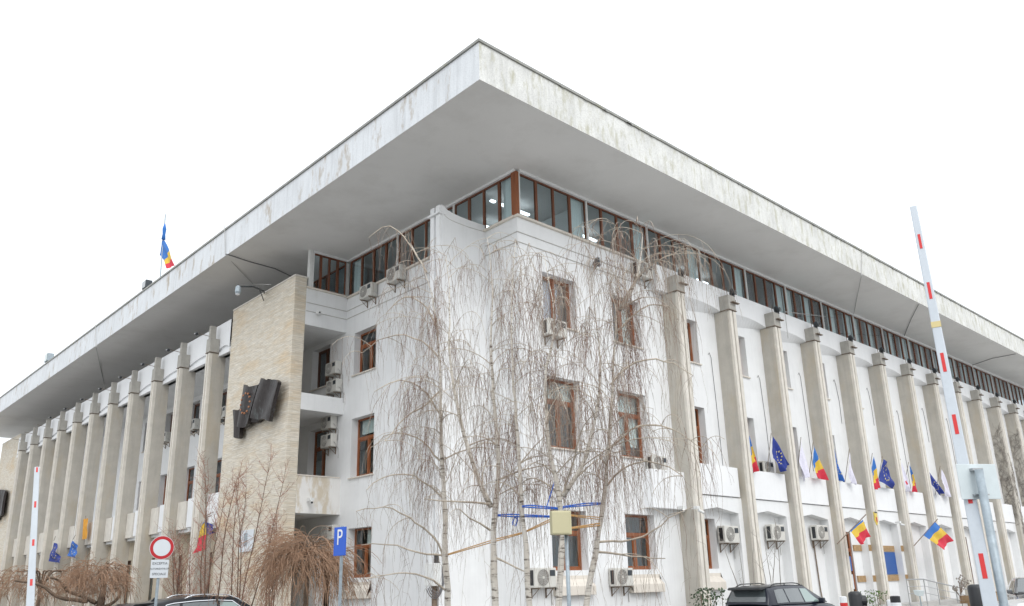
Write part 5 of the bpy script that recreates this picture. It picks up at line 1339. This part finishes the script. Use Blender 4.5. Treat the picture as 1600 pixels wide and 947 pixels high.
    if sedan: cap_patch(.52, 1.15, 'rear_window', carglass); cap_patch(2.5, 3.25, 'windscreen', wind)
    else: cap_patch(.09, .31, 'rear_window', carglass); cap_patch(2.42, 3.25, 'windscreen', wind)
    if spoiler:
        mm = MB(); wr = gh(.4)[1]
        zs_ = interp(roof, .4) + .045; mm.prism([(-.02 * k, zs_ - .085), (.05, zs_ - .03), (.5, interp(roof, .5) + .018), (.5, interp(roof, .5) - .03), (.3, zs_ - .07), (.04, zs_ - .11)], -wr + .06, wr - .06, 'y'); mm.build('spoiler', paint if chromeline else black_m, o, bevel=.012)
    if rails:
        for s in (-1, 1):
            wr = gh(1.2)[1] - .06
            ra_, rb_ = railx; zz_ = lambda x: interp(roof, x)
            pts = [(ra_ * k, s * wr, zz_(ra_) - .02), ((ra_ + .1) * k, s * wr, zz_(ra_ + .1) + .03), ((ra_ + .35) * k, s * wr, zz_(ra_ + .35) + .05), ((rb_ - .5) * k, s * wr, zz_(rb_ - .5) + .05), ((rb_ - .15) * k, s * wr, zz_(rb_ - .15) + .03), (rb_ * k, s * wr, zz_(rb_) - .04)]
            mm = MB(); mm.tube(smooth_pts(densify([Vector(q) for q in pts], .06), 2), .017, 6)
            mm.tube([(1.35 * k, s * wr, zz_(1.35) - .02), (1.35 * k, s * wr, zz_(1.35) + .05)], .016, 6); mm.build('roof_rail', rails, o, smooth=True)
    if fin:
        mm = MB(); zf = interp(roof, .7); mm.prism([(.60, zf - .02), (.86, zf + .01), (.70, zf + .085)], -.02, .02, 'y'); mm.build('antenna_fin', black_m, o)
    for s in (-1, 1):
        mm = MB(); wb = gh(2.9)[0]; mm.box(2.78 * k, 2.92 * k, s * (wb + .02) if s > 0 else -wb - .2, wb + .2 if s > 0 else -wb - .02, .95, 1.09); mm.build('mirror', paint, o, bevel=.03)
        mm = MB(); mm.box(-.01, .1, s * hw * .55 if s > 0 else -hw * .83, hw * .83 if s > 0 else -hw * .55, .7, .92); mm.build('tail_light', lampred, o, bevel=.02)
        mm = MB(); mm.box(4.26 * k, 4.42 * k, s * hw * .5 if s > 0 else -hw * .84, hw * .84 if s > 0 else -hw * .5, .58, .7); mm.build('headlight', lampwht, o, bevel=.02)
        for x in (.85 * k, 3.6 * k):
            y_ = s * (hw - .1)
            w_ = MB().tube([(x, y_ - .11, .33), (x, y_ - .09, .33), (x, y_ + .09, .33), (x, y_ + .11, .33)], [.29, .335, .335, .29], 28).build('wheel', rubber, o)
            mm = MB(); mm.tube([(x, y_ - .116, .33), (x, y_ + .116, .33)], .20, 20)
            mm.build('rim', steel, w_)
    return o
c = make_car('parked_car', 'dark SUV with black roof rails and a rear spoiler seen from behind at the right', carblu, H=1.50, L=4.3, W=1.74, rails=black_m, wind=winsh, roofp=[(.06, .97), (.30, 1.42), (.8, 1.485), (1.7, 1.50), (2.4, 1.47), (3.4, .97)], railx=(.45, 2.4))
c.location = (21.6, 13.55, 0)
c = make_car('parked_car', 'black crossover with silver roof rails and chrome window trim at the left', carblk, H=1.615, L=4.5, W=1.82, rails=chrome, chromeline=True, fin=True, roofp=[(.06, .97), (.30, 1.44), (.8, 1.545), (1.4, 1.60), (1.9, 1.615), (2.45, 1.57), (3.42, .97)], railx=(1.2, 2.75))
c.location = (6.9, 21.0, 0)
c = make_car('parked_car', 'grey car half cut off by the right edge beside the galvanised post', cargry, H=1.5, L=4.3, W=1.75, spoiler=False, sedan=True, wind=carglass)
pc = atD(1640, 930, 28.5); an = rad(-156); c.rotation_euler = (0, 0, an); c.location = (pc.x - 4.3 * math.cos(an), pc.y - 4.3 * math.sin(an), 0)
c = make_car('parked_car', 'white car of which only the roof edge shows in the bottom right corner', carwht, H=1.42, L=4.2, W=1.7, spoiler=False, sedan=True)
pc = atD(1672, 940, 9.4); an = rad(-150); c.rotation_euler = (0, 0, an); c.location = (pc.x - 1.9 * math.cos(an), pc.y - 1.9 * math.sin(an), 0)
c = make_car('parked_car', 'black car of which only a corner shows in the bottom left corner', carblk, H=1.56, L=4.4, W=1.8, spoiler=False)
pc = atD(12, 940, 21); c.location = (pc.x + .1, pc.y, 0); c.rotation_euler = (0, 0, rad(180))
